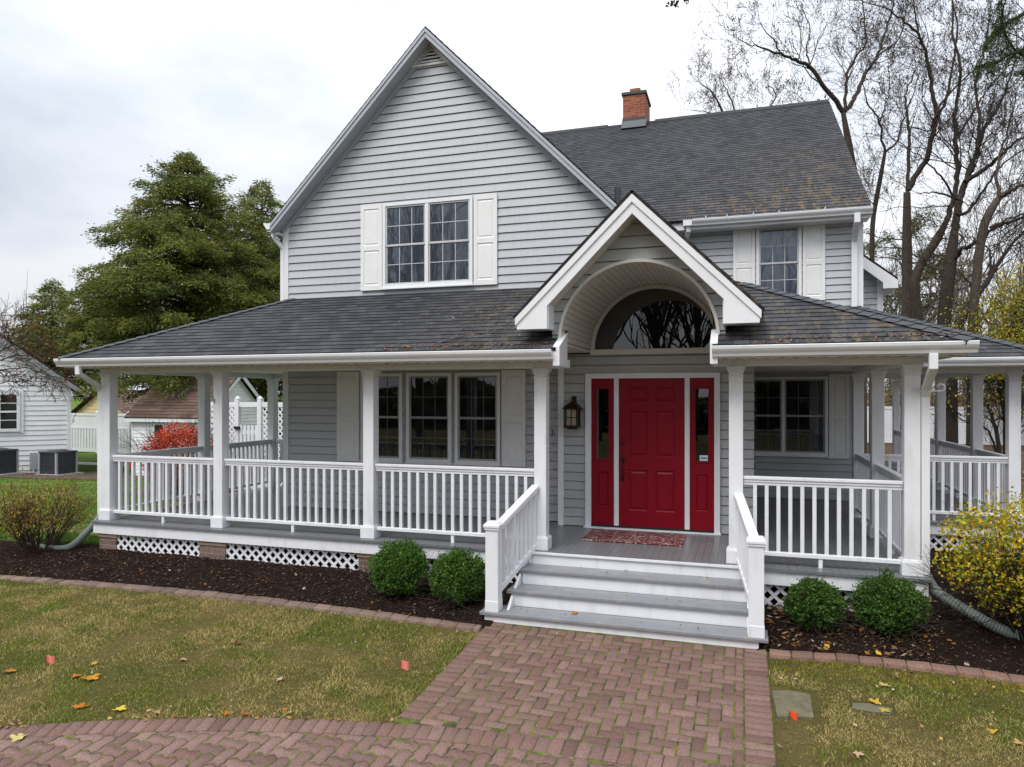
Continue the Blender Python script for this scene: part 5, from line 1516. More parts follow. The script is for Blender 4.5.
# lattice gate beside the shed
lg = thing('lattice_gate', 'white lattice gate with ball topped posts between the shed and the porch', 'gate', (-11.3, 15.0, -.6))
for x in (-12.95, -12.05, -11.38, -10.2):
    m = MB(); m.box(x - .06, x + .06, 14.94, 15.06, -.7, 1.70 if x < -12.9 else 1.78); frus(m, (x, 15.0), .07, 1.78, .07, 1.79); frus(m, (x, 15.0), .05, 1.79, .01, 1.85); m.build('post', PVC, lg, bevel=.01)
m = MB(); m.box(-12.95, -10.2, 14.97, 15.03, 1.58, 1.70); m.build('top_rail', PVC, lg)
def lat2(s0, s1, t0, t1, parent, y):
    m = MB(); hp = .15; wv = .055; H = t1 - t0; fr_ = front(y)
    for layer, sgx in ((0, 1), (1, -1)):
        for k in range(int((s0 - H) / hp) - 1, int((s1 + H) / hp) + 2):
            c_ = k * hp
            poly = [(c_ - wv / 2, t0), (c_ + wv / 2, t0), (c_ + sgx * H + wv / 2, t1), (c_ + sgx * H - wv / 2, t1)]
            poly = clip(clip(poly, 0, s0, True), 0, s1, False)
            if len(poly) >= 3: m.prism(fr_, poly, layer * .01, layer * .01 + .0095)
    m.build('lattice_panel', PVC, parent)
lat2(-12.88, -12.12, -.5, 1.57, lg, 15.0); lat2(-11.31, -10.27, -.5, 1.57, lg, 15.0)
m = MB(); m.box(-12.0, -11.43, 14.98, 15.02, .9, 1.0); m.box(-12.0, -11.43, 14.98, 15.02, -.45, -.35)
for q in range(5): m.box(-11.97 + q * .115, -11.90 + q * .115, 14.965, 14.979, -.5, 1.12)
m.build('picket_leaf', PVC, lg)
m = MB(); m.box(-12.09, -11.95, 14.90, 14.963, 1.02, 1.09); m.build('latch', DARK, lg)

# ================================================================== PLANTS
def nrm(v): return v / max(1e-9, np.linalg.norm(v))
class Wood:
    def __init__(self): self.V = []; self.F = []; self.C = []; self.n = 0; self.tips = []
    def tube(self, P, r, k=4, col=(.1, .08, .06)):
        P = np.asarray(P, float); n = len(P)
        if np.isscalar(r): r = np.full(n, r)
        T = np.gradient(P, axis=0); T /= np.maximum(np.linalg.norm(T, axis=1, keepdims=True), 1e-9)
        ref = np.array((.31, .87, .22)) if abs(T[0] @ np.array((.31, .87, .22))) < .9 else np.array((1., 0, 0))
        S = np.cross(T, ref); S /= np.maximum(np.linalg.norm(S, axis=1, keepdims=True), 1e-9); U = np.cross(S, T)
        a = np.arange(k) * 2 * np.pi / k
        ring = P[:, None, :] + (S[:, None, :] * np.cos(a)[None, :, None] + U[:, None, :] * np.sin(a)[None, :, None]) * np.asarray(r)[:, None, None]
        self.V.append(ring.reshape(-1, 3))
        i = np.arange(n - 1)[:, None] * k; j = np.arange(k)[None, :]; j2 = (j + 1) % k
        self.F.append((np.stack([i + j, i + j2, i + k + j2, i + k + j], -1).reshape(-1, 4)) + self.n)
        self.C.append(np.tile(np.array(col), (n * k, 1))); self.n += n * k
    def grow(self, p, d, L_, r, lvl, up=.1, wander=.2, nch=5, col=(.1, .08, .06), spread=(.45, 1.0), rmin=.0055):
        n = 4 if lvl else 3; pts = [np.array(p, float)]; dd = np.array(d, float)
        for i in range(n):
            dd = nrm(dd + rng.normal(0, wander, 3) + np.array((0, 0, up)))
            pts.append(pts[-1] + dd * L_ / n)
        rr = np.linspace(r, max(rmin * .7, r * .45), n + 1)
        self.tube(pts, rr, 5 if r > .03 else (4 if r > .012 else 3), col)
        if lvl <= 0: self.tips.append((pts[-1], dd)); self.tips.append((pts[-2], dd)); return
        for c in range(nch):
            t = random.uniform(.25, 1.0) if c else 1.0
            f_ = t * n; i = min(n - 1, int(f_)); q = pts[i] + (pts[i + 1] - pts[i]) * (f_ - i)
            tan = nrm(pts[i + 1] - pts[i]); ax = nrm(np.cross(tan, rng.normal(0, 1, 3)))
            an = random.uniform(*spread) * (.5 if c == 0 else 1)
            nd = nrm(tan * math.cos(an) + ax * math.sin(an))
            self.grow(q, nd, L_ * random.uniform(.45, .78), max(rmin, r * random.uniform(.35, .6)), lvl - 1, up, wander, nch, col, spread, rmin)
    def limb(self, P, r0, r1, kids=8, lvl=2, L_=1.6, k=7, col=(.1, .08, .06), sub=5, tmin=.2, up=.1, nch=5, rk=.33):
        P = np.asarray(P, float)
        # densify with slight wander
        t = np.linspace(0, len(P) - 1, (len(P) - 1) * sub + 1); Q = np.stack([np.interp(t, np.arange(len(P)), P[:, c]) for c in range(3)], 1)
        for _ in range(2): Q[1:-1] = (Q[:-2] + 2 * Q[1:-1] + Q[2:]) / 4
        Q[1:-1] += rng.normal(0, .02, Q[1:-1].shape)
        R_ = np.linspace(r0, r1, len(Q)); self.tube(Q, R_, k, col)
        for c in range(kids):
            f_ = random.uniform(tmin, 1) * (len(Q) - 1); i = min(len(Q) - 2, int(f_)); tan = nrm(Q[i + 1] - Q[i])
            ax = nrm(np.cross(tan, rng.normal(0, 1, 3))); an = random.uniform(.5, 1.1)
            s = 1 - .5 * f_ / len(Q)
            self.grow(Q[i], nrm(tan * math.cos(an) + ax * math.sin(an) + np.array((0, 0, .15))), L_ * random.uniform(.6, 1.2) * s, R_[i] * rk, lvl, up, .2, nch, col)
        tan = nrm(Q[-1] - Q[-2]); self.grow(Q[-1], tan, L_ * .8, r1 * .8, lvl, up, .2, nch, col)
    def build(self, name, mat, parent=None, kind=None):
        V = np.concatenate(self.V); 
        if parent is not None: V = V - np.array(ROOT[parent.name])
        return link_mesh(name, np_mesh(name, V, [np.concatenate(self.F)], [mat], cols=np.concatenate(self.C), smooth=True), parent, None, kind=kind)

def leaves(P, D, L_, W, C, name, mat, parent=None, fold=.25, kind=None):
    """many diamond leaves: centres P, directions D"""
    n = len(P); P = np.asarray(P, float); D = np.asarray(D, float)
    D = D / np.maximum(np.linalg.norm(D, axis=1, keepdims=True), 1e-9)
    S = np.cross(D, rng.normal(0, 1, (n, 3))); S /= np.maximum(np.linalg.norm(S, axis=1, keepdims=True), 1e-9); U = np.cross(S, D)
    L_ = np.broadcast_to(np.asarray(L_, float), (n,))[:, None]; W = np.broadcast_to(np.asarray(W, float), (n,))[:, None]
    V = np.stack([P - D * L_ * .5, P + S * W * .5 + U * W * fold, P + D * L_ * .5, P - S * W * .5 + U * W * fold], 1).reshape(-1, 3)
    if parent is not None: V = V - np.array(ROOT[parent.name])
    F = np.arange(n * 4).reshape(n, 4)
    return link_mesh(name, np_mesh(name, V, [F], [mat], cols=np.repeat(C, 4, 0)), parent, None, kind=kind)

def pick(cols, n, jit=.25):
    c = np.array(cols)[rng.integers(0, len(cols), n)]
    return c * rng.uniform(1 - jit, 1 + jit, (n, 1))

# ---- clipped boxwoods
BOXC = [(.050, .125, .014), (.075, .165, .020), (.105, .215, .028), (.034, .085, .012)]
BOXD = [(.046, .105, .018), (.064, .135, .022), (.088, .168, .030), (.032, .075, .012)]
def boxwood(x, y, rx, rz, label, cols, sprig=False, seed=0):
    z = gz(x, y); t = thing('boxwood', label, 'shrub', (x, y, z), 'clipped round shrubs by the steps')
    n = 14500; u = rng.normal(0, 1, (n, 3)); u /= np.linalg.norm(u, axis=1, keepdims=True)
    lump = np.array([mn.noise((a[0] * 2.4 + seed, a[1] * 2.4, a[2] * 2.4)) * .17 + mn.noise((a[0] * 7 + seed, a[1] * 7, a[2] * 7)) * .09 for a in u])
    gap_ = np.array([mn.noise((a[0] * 5 + seed * 3, a[1] * 5, a[2] * 5)) for a in u]); rad = (1 + lump) * rng.uniform(.80, 1.015, n) * np.where(gap_ < -.22, .84, 1.0)
    P = np.array((x, y, z + rz * .98)) + u * rad[:, None] * np.array((rx, rx, rz))
    P = P[P[:, 2] > z + .03]; u = u[:len(P)] if False else (P - np.array((x, y, z + rz)))
    D = nrm_rows(u) + rng.normal(0, .8, P.shape)
    for q_ in range(26):
        d_ = nrm(rng.normal(0, 1, 3) + np.array((0, 0, .7))); k_ = 9
        tipp = np.array((x, y, z + rz * .98)) + d_ * np.array((rx, rx, rz)) * np.linspace(.95, 1.0 + random.uniform(.08, .2), k_)[:, None] + rng.normal(0, .008, (k_, 3))
        P = np.concatenate([P, tipp]); D = np.concatenate([D, np.tile(d_, (k_, 1)) + rng.normal(0, .6, (k_, 3))])
    leaves(P, D, rng.uniform(.017, .030, len(P)), rng.uniform(.011, .017, len(P)), pick(cols, len(P), .45), 'crown', BOXM, t)
    if sprig:
        q = rng.normal(0, .03, (260, 3)) * np.array((1, 1, 1.2)) + np.array((x - .02, y, z + 2 * rz + .02))
        leaves(q, rng.normal(0, .5, (260, 3)) + np.array((0, 0, 1.0)), .024, .013, pick(cols, 260, .3), 'sprig', BOXM, t, kind='stuff')
    w = Wood()
    for i in range(70):
        d = nrm(rng.normal(0, 1, 3) * np.array((1, 1, .6)) + np.array((0, 0, .8))); w.grow((x + random.uniform(-.05, .05), y + random.uniform(-.05, .05), z), d, rz * 1.3, .007, 1, .05, .2, 4, (.05, .04, .03), rmin=.002)
    w.build('stems', BARK, t)
    # dense inner twigs and old leaves
    n2 = 3500; u2 = rng.normal(0, 1, (n2, 3)); u2 /= np.linalg.norm(u2, axis=1, keepdims=True)
    P2 = np.array((x, y, z + rz)) + u2 * rng.uniform(.35, .8, (n2, 1)) * np.array((rx, rx, rz)); P2 = P2[P2[:, 2] > z + .05]
    leaves(P2, rng.normal(0, 1, P2.shape), .05, .035, pick(cols, len(P2), .3), 'inner_leaves', BOXM, t)
def nrm_rows(a): return a / np.maximum(np.linalg.norm(a, axis=1, keepdims=True), 1e-9)
boxwood(-3.95, 7.85, .355, .335, 'bright green round boxwood, the left one of the pair left of the steps', BOXC, seed=1)
boxwood(-3.17, 7.80, .335, .31, 'bright green round boxwood hard against the left stair post', BOXC, seed=5)
boxwood(.72, 7.98, .295, .25, 'dark green round boxwood nearest the right stair post', BOXD, seed=9)
boxwood(1.42, 8.04, .345, .28, 'dark green boxwood with a stray tuft on top, left of the porch corner column', BOXD, True, seed=14)

# ---- yellow-leaved bush at right
x, y = 2.72, 8.12; z = gz(x, y)
yb = thing('yellow_bush', 'twiggy bush full of yellow autumn leaves at the right corner of the porch', 'shrub', (x, y, z))
w = Wood()
for i in range(60):
    a = random.uniform(0, 6.28); d = nrm(np.array((math.cos(a) * .45, math.sin(a) * .45, 1.0))); w.grow((x + .14 * math.cos(a), y + .14 * math.sin(a), z - .02), d, random.uniform(.54, .76), .012, 2, .02, .16, 5, (.045, .032, .028), (.3, .8), .0025)
w.build('stems', BARK, yb)
n = 15000
u = rng.normal(0, 1, (n, 3)); u = nrm_rows(u)
lump = np.array([mn.noise((a[0] * 2.2 + 3, a[1] * 2.2, a[2] * 2.2)) * .16 + mn.noise((a[0] * 5, a[1] * 5, a[2] * 5)) * .10 for a in u])
P = np.array((x - .02, y - .05, z + .80)) + u * ((1 + lump) * rng.uniform(.25, 1.0, n) ** .55)[:, None] * np.array((.86, .82, .66))
keep = np.array([mn.noise((p[0] * 5, p[1] * 5, p[2] * 5)) > -.12 for p in P]) & (P[:, 2] > z + .2) & (rng.random(n) < np.clip((P[:, 2] - z) / .6, .3, 1))
P = P[keep]
leaves(P, rng.normal(0, 1, P.shape) + np.array((0, 0, -.3)), rng.uniform(.026, .046, len(P)), rng.uniform(.018, .030, len(P)), pick([(.62, .44, .012), (.55, .43, .018), (.34, .36, .025), (.20, .26, .025), (.64, .37, .010), (.28, .31, .03)], len(P), .25), 'crown', LEAFM, yb)

# ---- thin bush at left
x, y = -10.15, 8.15; z = gz(x, y)
lb = thing('sparse_bush', 'thin arching bush with few yellow-green and reddish leaves at the left edge', 'shrub', (x, y, z))
w = Wood(); 
for i in range(48):
    a = random.uniform(0, 6.28); k = random.uniform(.1, .65); d = nrm(np.array((math.cos(a) * k, math.sin(a) * k, 1.0))); w.grow((x + .16 * math.cos(a), y + .12 * math.sin(a), z - .02), d, random.uniform(.52, .80), .010, 1, -.01, .10, 6, (.075, .05, .042), (.25, .7), .0028)
w.build('stems', BARK, lb)
tp = np.array([q[0] for q in w.tips]); n = 5200
P = tp[rng.integers(0, len(tp), n)] + rng.normal(0, .05, (n, 3)); P = P[P[:, 2] > z + .3]
leaves(P, rng.normal(0, 1, P.shape), rng.uniform(.024, .042, len(P)), rng.uniform(.014, .024, len(P)), pick([(.30, .29, .035), (.42, .34, .035), (.20, .21, .035), (.24, .11, .06), (.18, .10, .06), (.34, .19, .05)], len(P), .3), 'crown', LEAFM, lb)

# ---- burning bush behind the porch
x, y = -12.85, 13.95; z = gz(x, y)
rb = thing('red_bush', 'rounded bush with bright red autumn leaves seen through the left porch', 'shrub', (x, y, z))
w = Wood()
for i in range(40):
    a = random.uniform(0, 6.28); d = nrm(np.array((math.cos(a) * .6, math.sin(a) * .6, 1.0))); w.grow((x, y, z), d, 1.0, .014, 2, .03, .15, 4, (.06, .045, .04), (.3, .8), .004)
w.build('stems', BARK, rb)
n = 14000; u = nrm_rows(rng.normal(0, 1, (n, 3)))
lump = np.array([mn.noise((a[0] * 2.5, a[1] * 2.5, a[2] * 2.5)) * .15 + mn.noise((a[0] * 6, a[1] * 6, a[2] * 6)) * .1 for a in u])
P = np.array((x, y, z + .82)) + u * ((1 + lump) * rng.uniform(.4, 1.0, n) ** .5)[:, None] * np.array((.86, .86, .86)); P = P[P[:, 2] > z + .15]
leaves(P, rng.normal(0, 1, P.shape), rng.uniform(.035, .065, len(P)), rng.uniform(.02, .035, len(P)), pick([(.68, .04, .02), (.55, .025, .02), (.75, .14, .03), (.42, .02, .02), (.60, .10, .03), (.20, .12, .04)], len(P), .25), 'crown', LEAFM, rb)

# ---- conifers at left
def conifer(base, h, rad, nb, per, cols, label, name='conifer', lean=(0, 0), lo=.12, top=.62, fl=1.0, seed=0):
    b_ = np.array(base, float); t = thing(name, label, 'tree', tuple(b_))
    w = Wood(); tipv = np.array((lean[0], lean[1], h)); w.tube([b_ + tipv * s for s in np.linspace(0, 1, 8)], np.linspace(.022 * h, .006, 8), 7, (.085, .062, .048)); w.build('trunk', BARK, t)
    bw = Wood(); P = []; D = []; S = []; cc = []
    for i in range(nb):
        s = lo + (1 - lo) * ((i + random.random()) / nb) ** .9
        a = i * 2.39996 + random.uniform(-.4, .4)
        prof = min(1.0, (1 - s) / (1 - top)) ** .88 if s > top else (1.0 - .22 * (top - s) / top)
        Lb = rad * prof * random.uniform(.58, 1.16) + .12
        o = b_ + tipv * s
        elev = random.uniform(.05, .65) * (1 - .55 * s) + 1.6 * max(0, s - .82)
        d = np.array((math.cos(a) * math.cos(elev), math.sin(a) * math.cos(elev), math.sin(elev)))
        n = 8; pts = [o]; dd = d.copy()
        for q in range(n):
            dd = nrm(dd + np.array((0, 0, -.11 if q < 5 else .05)) + rng.normal(0, .09, 3)); pts.append(pts[-1] + dd * Lb / n)
        pts = np.array(pts); bw.tube(pts, np.linspace(.035 * Lb / 2 + .008, .004, n + 1), 4, (.07, .05, .04))
        ns = int(per * (Lb / rad) ** 1.2) + 8
        tt = rng.uniform(.18, 1.0, ns) ** .8 * n; ii = np.minimum(n - 1, tt.astype(int)); q = pts[ii] + (pts[ii + 1] - pts[ii]) * (tt - ii)[:, None]
        tan = nrm_rows(pts[ii + 1] - pts[ii]); sidev = nrm_rows(np.cross(tan, np.array((0, 0, 1.0)))) * rng.choice([-1, 1], ns)[:, None]
        ext = rng.uniform(0, 1, ns) * (.36 * Lb * (1 - tt / n * .75) + .12)
        dirs = nrm_rows(tan * .8 + sidev * .75 + np.array((0, 0, -.10)) + rng.normal(0, .15, (ns, 3)))
        p = q + dirs * ext[:, None] + np.array((0, 0, -1.0)) * (ext ** 1.6 * .25)[:, None] + rng.normal(0, .07, (ns, 3))
        P.append(p); D.append(dirs + np.array((0, 0, -.15)) + rng.normal(0, .28, (ns, 3))); cb_ = np.array(cols[rng.integers(0, len(cols))]); cc.append((.35 * cb_ + .65 * np.array(cols)[rng.integers(0, len(cols), ns)]) * random.uniform(.88, 1.12) * rng.uniform(.6, 1.4, (ns, 1)))
    bw.build('branches', BARK, t)
    P = np.concatenate(P); D = np.concatenate(D); n = len(P)
    leaves(P, D, rng.uniform(.09, .20, n) * fl, rng.uniform(.025, .05, n) * fl, np.concatenate(cc), 'foliage', LEAFM, t)
CON = [(.135, .165, .030), (.19, .205, .034), (.105, .140, .032), (.225, .22, .04), (.07, .105, .030)]
def foot(u, dist): 
    p = at(u, 394, dist); return (p[0], p[1], gz(p[0], p[1]) - .05)
conifer(foot(187, 27), 12.0, 3.75, 400, 640, CON, 'tall olive green conifer rising above the left porch roof', lo=.27, top=.66, seed=1)
conifer(foot(262, 29), 11.6, 3.1, 260, 520, CON, 'narrow olive conifer touching the left edge of the house gable', lo=.1)
conifer(foot(52, 30), 7.7, 2.1, 130, 330, CON, 'short conifer with a thin tip behind the white neighbouring house', lo=.42)
conifer(foot(106, 29), 7.9, 2.7, 150, 420, CON, 'low spreading conifer left of the tallest one', lo=.52, top=.6)

# ---- bare trees behind the right of the house
BK = [(.060, .049, .040), (.074, .060, .049), (.048, .039, .032)]
def pl(pts, dist, dz=0.0):
    """polyline through photo survey points; dz drifts the depth along the limb"""
    n = len(pts); return [at(u, v, dist + dz * i / max(1, n - 1)) for i, (u, v) in enumerate(pts)]
def bare_tree(name, label, dist, trunk, limbs, col, leafc=None, nleaf=0, Ls=1.9, lvl=3, foot_u=None):
    p0 = at(trunk[0][0], trunk[0][1], dist); z0 = gz(p0[0], p0[1])
    t = thing(name, label, 'tree', (p0[0], p0[1], z0))
    w = Wood(); T_ = [np.array((p0[0], p0[1], z0 - .1))] + pl([q[:2] for q in trunk], dist)
    Rr = [trunk[0][2] * 1.1] + [q[2] * .85 for q in trunk[:-1]] + [trunk[-1][2] * .62]
    P = np.array(T_); tt = np.linspace(0, len(P) - 1, (len(P) - 1) * 5 + 1); Q = np.stack([np.interp(tt, np.arange(len(P)), P[:, c]) for c in range(3)], 1)
    for _ in range(2): Q[1:-1] = (Q[:-2] + 2 * Q[1:-1] + Q[2:]) / 4
    w.tube(Q, np.interp(tt, np.arange(len(P)), Rr), 9, col); w.build('trunk', BARK, t)
    w = Wood()
    for L in limbs:
        pts, r0, r1, dz, kids = L
        w.limb(pl(pts, dist, dz), r0 * .72, r1 * .6, max(2, int(kids * .58)), lvl, Ls, 6, col, nch=4, rk=.32)
    w.build('branches', BARK, t)
    if nleaf and w.tips:
        tp = np.array([q[0] for q in w.tips]); nleaf = int(nleaf * .6); P = tp[rng.integers(0, len(tp), nleaf)] + rng.normal(0, .07, (nleaf, 3))
        leaves(P, rng.normal(0, 1, P.shape) + np.array((0, 0, -.5)), rng.uniform(.05, .10, nleaf), rng.uniform(.03, .06, nleaf), pick(leafc, nleaf, .3), 'dead_leaves', LEAFM, t)
DL = [(.10, .055, .05), (.085, .06, .055), (.13, .06, .045), (.07, .045, .045)]
bare_tree('bare_tree', 'bare grey-brown tree rising right behind the main roof end', 27,
    [(862, 300, .17), (856, 185, .155), (848, 140, .15), (843, 112, .13)],
    [([(843, 112), (826, 88), (810, 66), (796, 60), (780, 54), (762, 47), (750, 45)], .13, .03, -2, 16),
     ([(810, 66), (806, 48), (812, 28), (800, 5)], .05, .02, 1, 9), ([(780, 54), (772, 38), (760, 22)], .045, .02, -1, 8),
     ([(844, 112), (856, 96), (864, 75), (877, 57), (884, 36), (892, 14), (897, -25)], .13, .04, 2, 16),
     ([(844, 111), (846, 92), (846, 75), (856, 56), (867, 45), (864, 18), (860, -20)], .09, .03, 0, 14),
     ([(852, 160), (838, 130), (822, 118), (800, 112)], .06, .02, -2, 9), ([(877, 57), (900, 40), (906, 10)], .05, .02, 1, 8)], BK[1], DL, 2600)
bare_tree('bare_tree', 'bare tree whose crown tips show above the chimney end of the roof ridge', 34,
    [(742, 330, .2), (742, 200, .18), (740, 150, .15)],
    [([(740, 150), (726, 118), (712, 92), (700, 82)], .09, .03, -1, 12), ([(740, 150), (738, 118), (730, 96), (722, 80)], .08, .03, 1, 12), ([(740, 150), (762, 118), (778, 96), (768, 84)], .08, .03, 1, 12), ([(726, 118), (706, 112), (690, 110)], .05, .02, 0, 8)], BK[2], DL, 1800, 1.3)
bare_tree('bare_tree', 'slender pale bare tree between the roof end and the thick trunks', 25,
    [(872, 300, .10), (872, 222, .095), (880, 180, .09), (885, 152, .085)],
    [([(885, 152), (880, 122), (867, 102), (862, 80)], .06, .02, -1, 12), ([(885, 152), (898, 143), (902, 120), (912, 98), (920, 70)], .055, .02, 1, 12), ([(880, 122), (890, 90), (888, 62)], .04, .015, 0, 8), ([(875, 205), (862, 195), (850, 188)], .03, .012, 0, 6)], BK[0], DL, 900, 1.2)
bare_tree('bare_tree', 'straight brown trunk with forked crown, first thick trunk right of the house', 24,
    [(907, 330, .20), (907, 250, .185), (907, 193, .175)],
    [([(907, 195), (909, 150), (908, 120), (904, 96), (915, 70)], .09, .03, 1, 12), ([(908, 190), (926, 160), (934, 130), (936, 112), (931, 80), (927, 55), (918, 33), (905, 22), (886, 8)], .13, .035, -2, 20),
     ([(918, 33), (914, 10), (910, -20)], .05, .02, 0, 8), ([(934, 130), (946, 100), (952, 70), (958, 30), (952, -10)], .08, .03, 1, 14), ([(936, 112), (950, 92), (975, 70), (990, 40)], .06, .025, 1, 12)], BK[1], DL, 2200)
bare_tree('bare_tree', 'bare trunk that bends to the right just behind the first thick trunk', 23,
    [(921, 335, .17), (914, 285, .165), (918, 270, .165), (926, 256, .16), (938, 238, .16), (944, 226, .15)],
    [([(944, 226), (955, 198), (958, 170), (955, 141), (955, 110), (962, 70), (952, 30), (953, -15)], .12, .04, 1, 20), ([(955, 198), (940, 175), (925, 160), (910, 150)], .05, .02, -1, 9),
     ([(955, 141), (975, 110), (985, 92), (1005, 70)], .06, .025, 1, 12), ([(950, 205), (928, 208), (900, 206), (880, 212)], .03, .012, 0, 6)], BK[0], DL, 1800)
bare_tree('bare_tree', 'thickest dark bare trunk forking into long limbs at the right', 22,
    [(943, 335, .23), (947, 290, .225), (951, 258, .21), (954, 236, .20)],
    [([(954, 236), (957, 215), (961, 194), (968, 176), (974, 160), (978, 149), (983, 129), (992, 118), (1002, 100), (1012, 70)], .16, .04, 1, 20),
     ([(965, 182), (982, 170), (996, 160), (1010, 146), (1030, 132), (1060, 118)], .10, .04, -1, 14), ([(952, 260), (962, 250), (975, 243), (998, 227), (1015, 220), (1045, 212)], .10, .04, -2, 14),
     ([(957, 215), (968, 212), (974, 203), (990, 180), (1002, 164), (1030, 146)], .08, .03, 1, 12), ([(978, 149), (980, 115), (975, 85), (985, 50), (990, 10)], .07, .03, 1, 14), ([(961, 200), (935, 192), (918, 193)], .05, .02, 0, 4)], BK[2], DL, 2200)
bare_tree('bare_tree', 'dark trunk leaning right low behind the porch roof', 21,
    [(952, 340, .16), (962, 318, .155), (972, 302, .15), (982, 288, .14)],
    [([(982, 288), (992, 270), (990, 250), (978, 235)], .07, .02, 1, 10), ([(975, 298), (970, 282), (962, 276)], .06, .02, 0, 5), ([(982, 288), (1000, 262), (1015, 240), (1040, 215)], .10, .03, 1, 12)], BK[2], None, 0)
bare_tree('bare_tree', 'bare limb-forked tree cut by the right edge of the picture', 20,
    [(972, 330, .14), (978, 260, .14), (984, 224, .135), (992, 208, .13), (1000, 197, .12)],
    [([(1000, 197), (1012, 190), (1030, 182), (1055, 172)], .09, .03, -1, 12), ([(1000, 197), (996, 180), (998, 160), (1008, 130), (1016, 95)], .07, .025, 1, 12), ([(1001, 196), (1010, 188), (1014, 184)], .05, .03, 0, 2), ([(990, 228), (1008, 219), (1040, 208)], .06, .02, 0, 8)], BK[1], None, 0, 1.5)

# ---- yellow tree at right with dark stems
p = foot(1003, 19)
yt = thing('yellow_tree', 'small multi-stemmed tree with yellow-green leaves behind the right porch', 'tree', p)
w = Wood(); pb = np.array(p)
for pts, r0 in ((((1003, 445), (996, 425), (984, 400), (972, 375), (962, 352)), .06), (((1004, 445), (1006, 420), (1000, 392), (1006, 360), (1012, 320)), .07), (((1005, 445), (1018, 415), (1030, 380), (1035, 330)), .06), (((1003, 444), (992, 432), (975, 425), (960, 418)), .035)):
    Q = pl(pts, 19, random.uniform(-1, 1)); Q[0] = np.array((Q[0][0], Q[0][1], p[2])); w.limb(Q, r0, .015, 12, 2, 1.0, 6, (.035, .028, .024))
w.build('branches', BARK, yt)
tp = np.array([q[0] for q in w.tips]); n = 7500; P = tp[rng.integers(0, len(tp), n)] + rng.normal(0, .17, (n, 3))
extra = np.array(at(1028, 318, 19)) + nrm_rows(rng.normal(0, 1, (5500, 3))) * (rng.uniform(.1, 1, (5500, 1)) ** .45) * np.array((1.25, 1.25, 1.5))
P = np.concatenate([P[(P[:, 2] > 2.3) | ((P[:, 2] > 1.2) & (rng.random(n) < .10))], extra[np.array([mn.noise((q[0] * 2, q[1] * 2, q[2] * 2)) > -.12 for q in extra])]])
leaves(P, rng.normal(0, 1, P.shape) + np.array((0, 0, -.4)), rng.uniform(.05, .10, len(P)), rng.uniform(.035, .06, len(P)), pick([(.30, .29, .03), (.42, .36, .03), (.22, .24, .035), (.50, .36, .03), (.16, .18, .03)], len(P), .3), 'crown', LEAFM, yt)

# ---- dark evergreen and distant pine
conifer(foot(1030, 30), 6.6, 2.6, 90, 260, [(.020, .040, .014), (.03, .05, .016), (.016, .03, .012)], 'dark evergreen behind the yellow tree at the right edge', lo=.40, top=.35, fl=1.2)
p = foot(905, 44); pt = thing('pine_tree', 'loose open pine with tufted olive foliage far behind the bare trunks', 'tree', p)
w = Wood(); pb = np.array(p); tips = []
w.tube([pb, pb + (0.2, 0, 5), pb + (0, 0, 13)], [.28, .22, .06], 7, (.09, .065, .05)); w.build('trunk', BARK, pt)
w = Wood()
for i in range(46):
    s = random.uniform(3, 12.5); a = random.uniform(0, 6.28); d = np.array((math.cos(a), math.sin(a), random.uniform(-.1, .3)))
    w.grow(pb + np.array((0, 0, s)), nrm(d), random.uniform(2.5, 4.6) * (1.2 - s / 16), .05, 1, .03, .15, 6, (.07, .055, .045))
w.build('branches', BARK, pt)
tp = np.array([q[0] for q in w.tips]); n = 15000; c0 = tp[rng.integers(0, len(tp), n)]; P = c0 + rng.normal(0, .22, (n, 3)) * np.array((1, 1, .6))
leaves(P, rng.normal(0, 1, P.shape), rng.uniform(.18, .32, n), rng.uniform(.03, .06, n), pick([(.10, .105, .035), (.075, .085, .03), (.12, .11, .045), (.06, .07, .028)], n, .25), 'foliage', LEAFM, pt)

# ---- red-leaved twiggy tree reaching in at the left
p = foot(-75, 13.5); rt_ = thing('red_leaf_tree', 'fine dark twigs with a few red leaves hanging before the white neighbouring house', 'tree', p)
w = Wood(); pb = np.array(p); w.tube([pb, pb + (0, 0, 1.2), pb + (.1, 0, 1.9)], [.10, .09, .07], 8, (.05, .04, .035)); w.build('trunk', BARK, rt_)
w = Wood(); pb = pb + np.array((.1, 0, 1.85))
for pts in (((-40, 372), (-10, 352), (20, 343), (52, 345)), ((-45, 385), (-12, 372), (18, 366), (48, 374), (66, 382)), ((-50, 395), (-18, 388), (10, 380), (30, 386)), ((-40, 360), (-20, 335), (5, 326), (25, 332)), ((-30, 365), (0, 360), (30, 352), (70, 358))):
    Q = [pb] + pl(pts, 13.5, random.uniform(-.8, .8)); w.limb(Q, .022, .004, 13, 2, .55, 5, (.055, .035, .032), 4, .35, -.06, 3, .22)
w.build('branches', BARK, rt_)
tp = np.array([q[0] for q in w.tips]); n = 800; P = tp[rng.integers(0, len(tp), n)] + rng.normal(0, .03, (n, 3))
leaves(P, rng.normal(0, 1, P.shape) + np.array((0, 0, -.6)), rng.uniform(.025, .05, n), rng.uniform(.012, .022, n), pick([(.30, .035, .025), (.22, .03, .02), (.36, .08, .03), (.14, .04, .03)], n, .3), 'leaves', LEAFM, rt_)

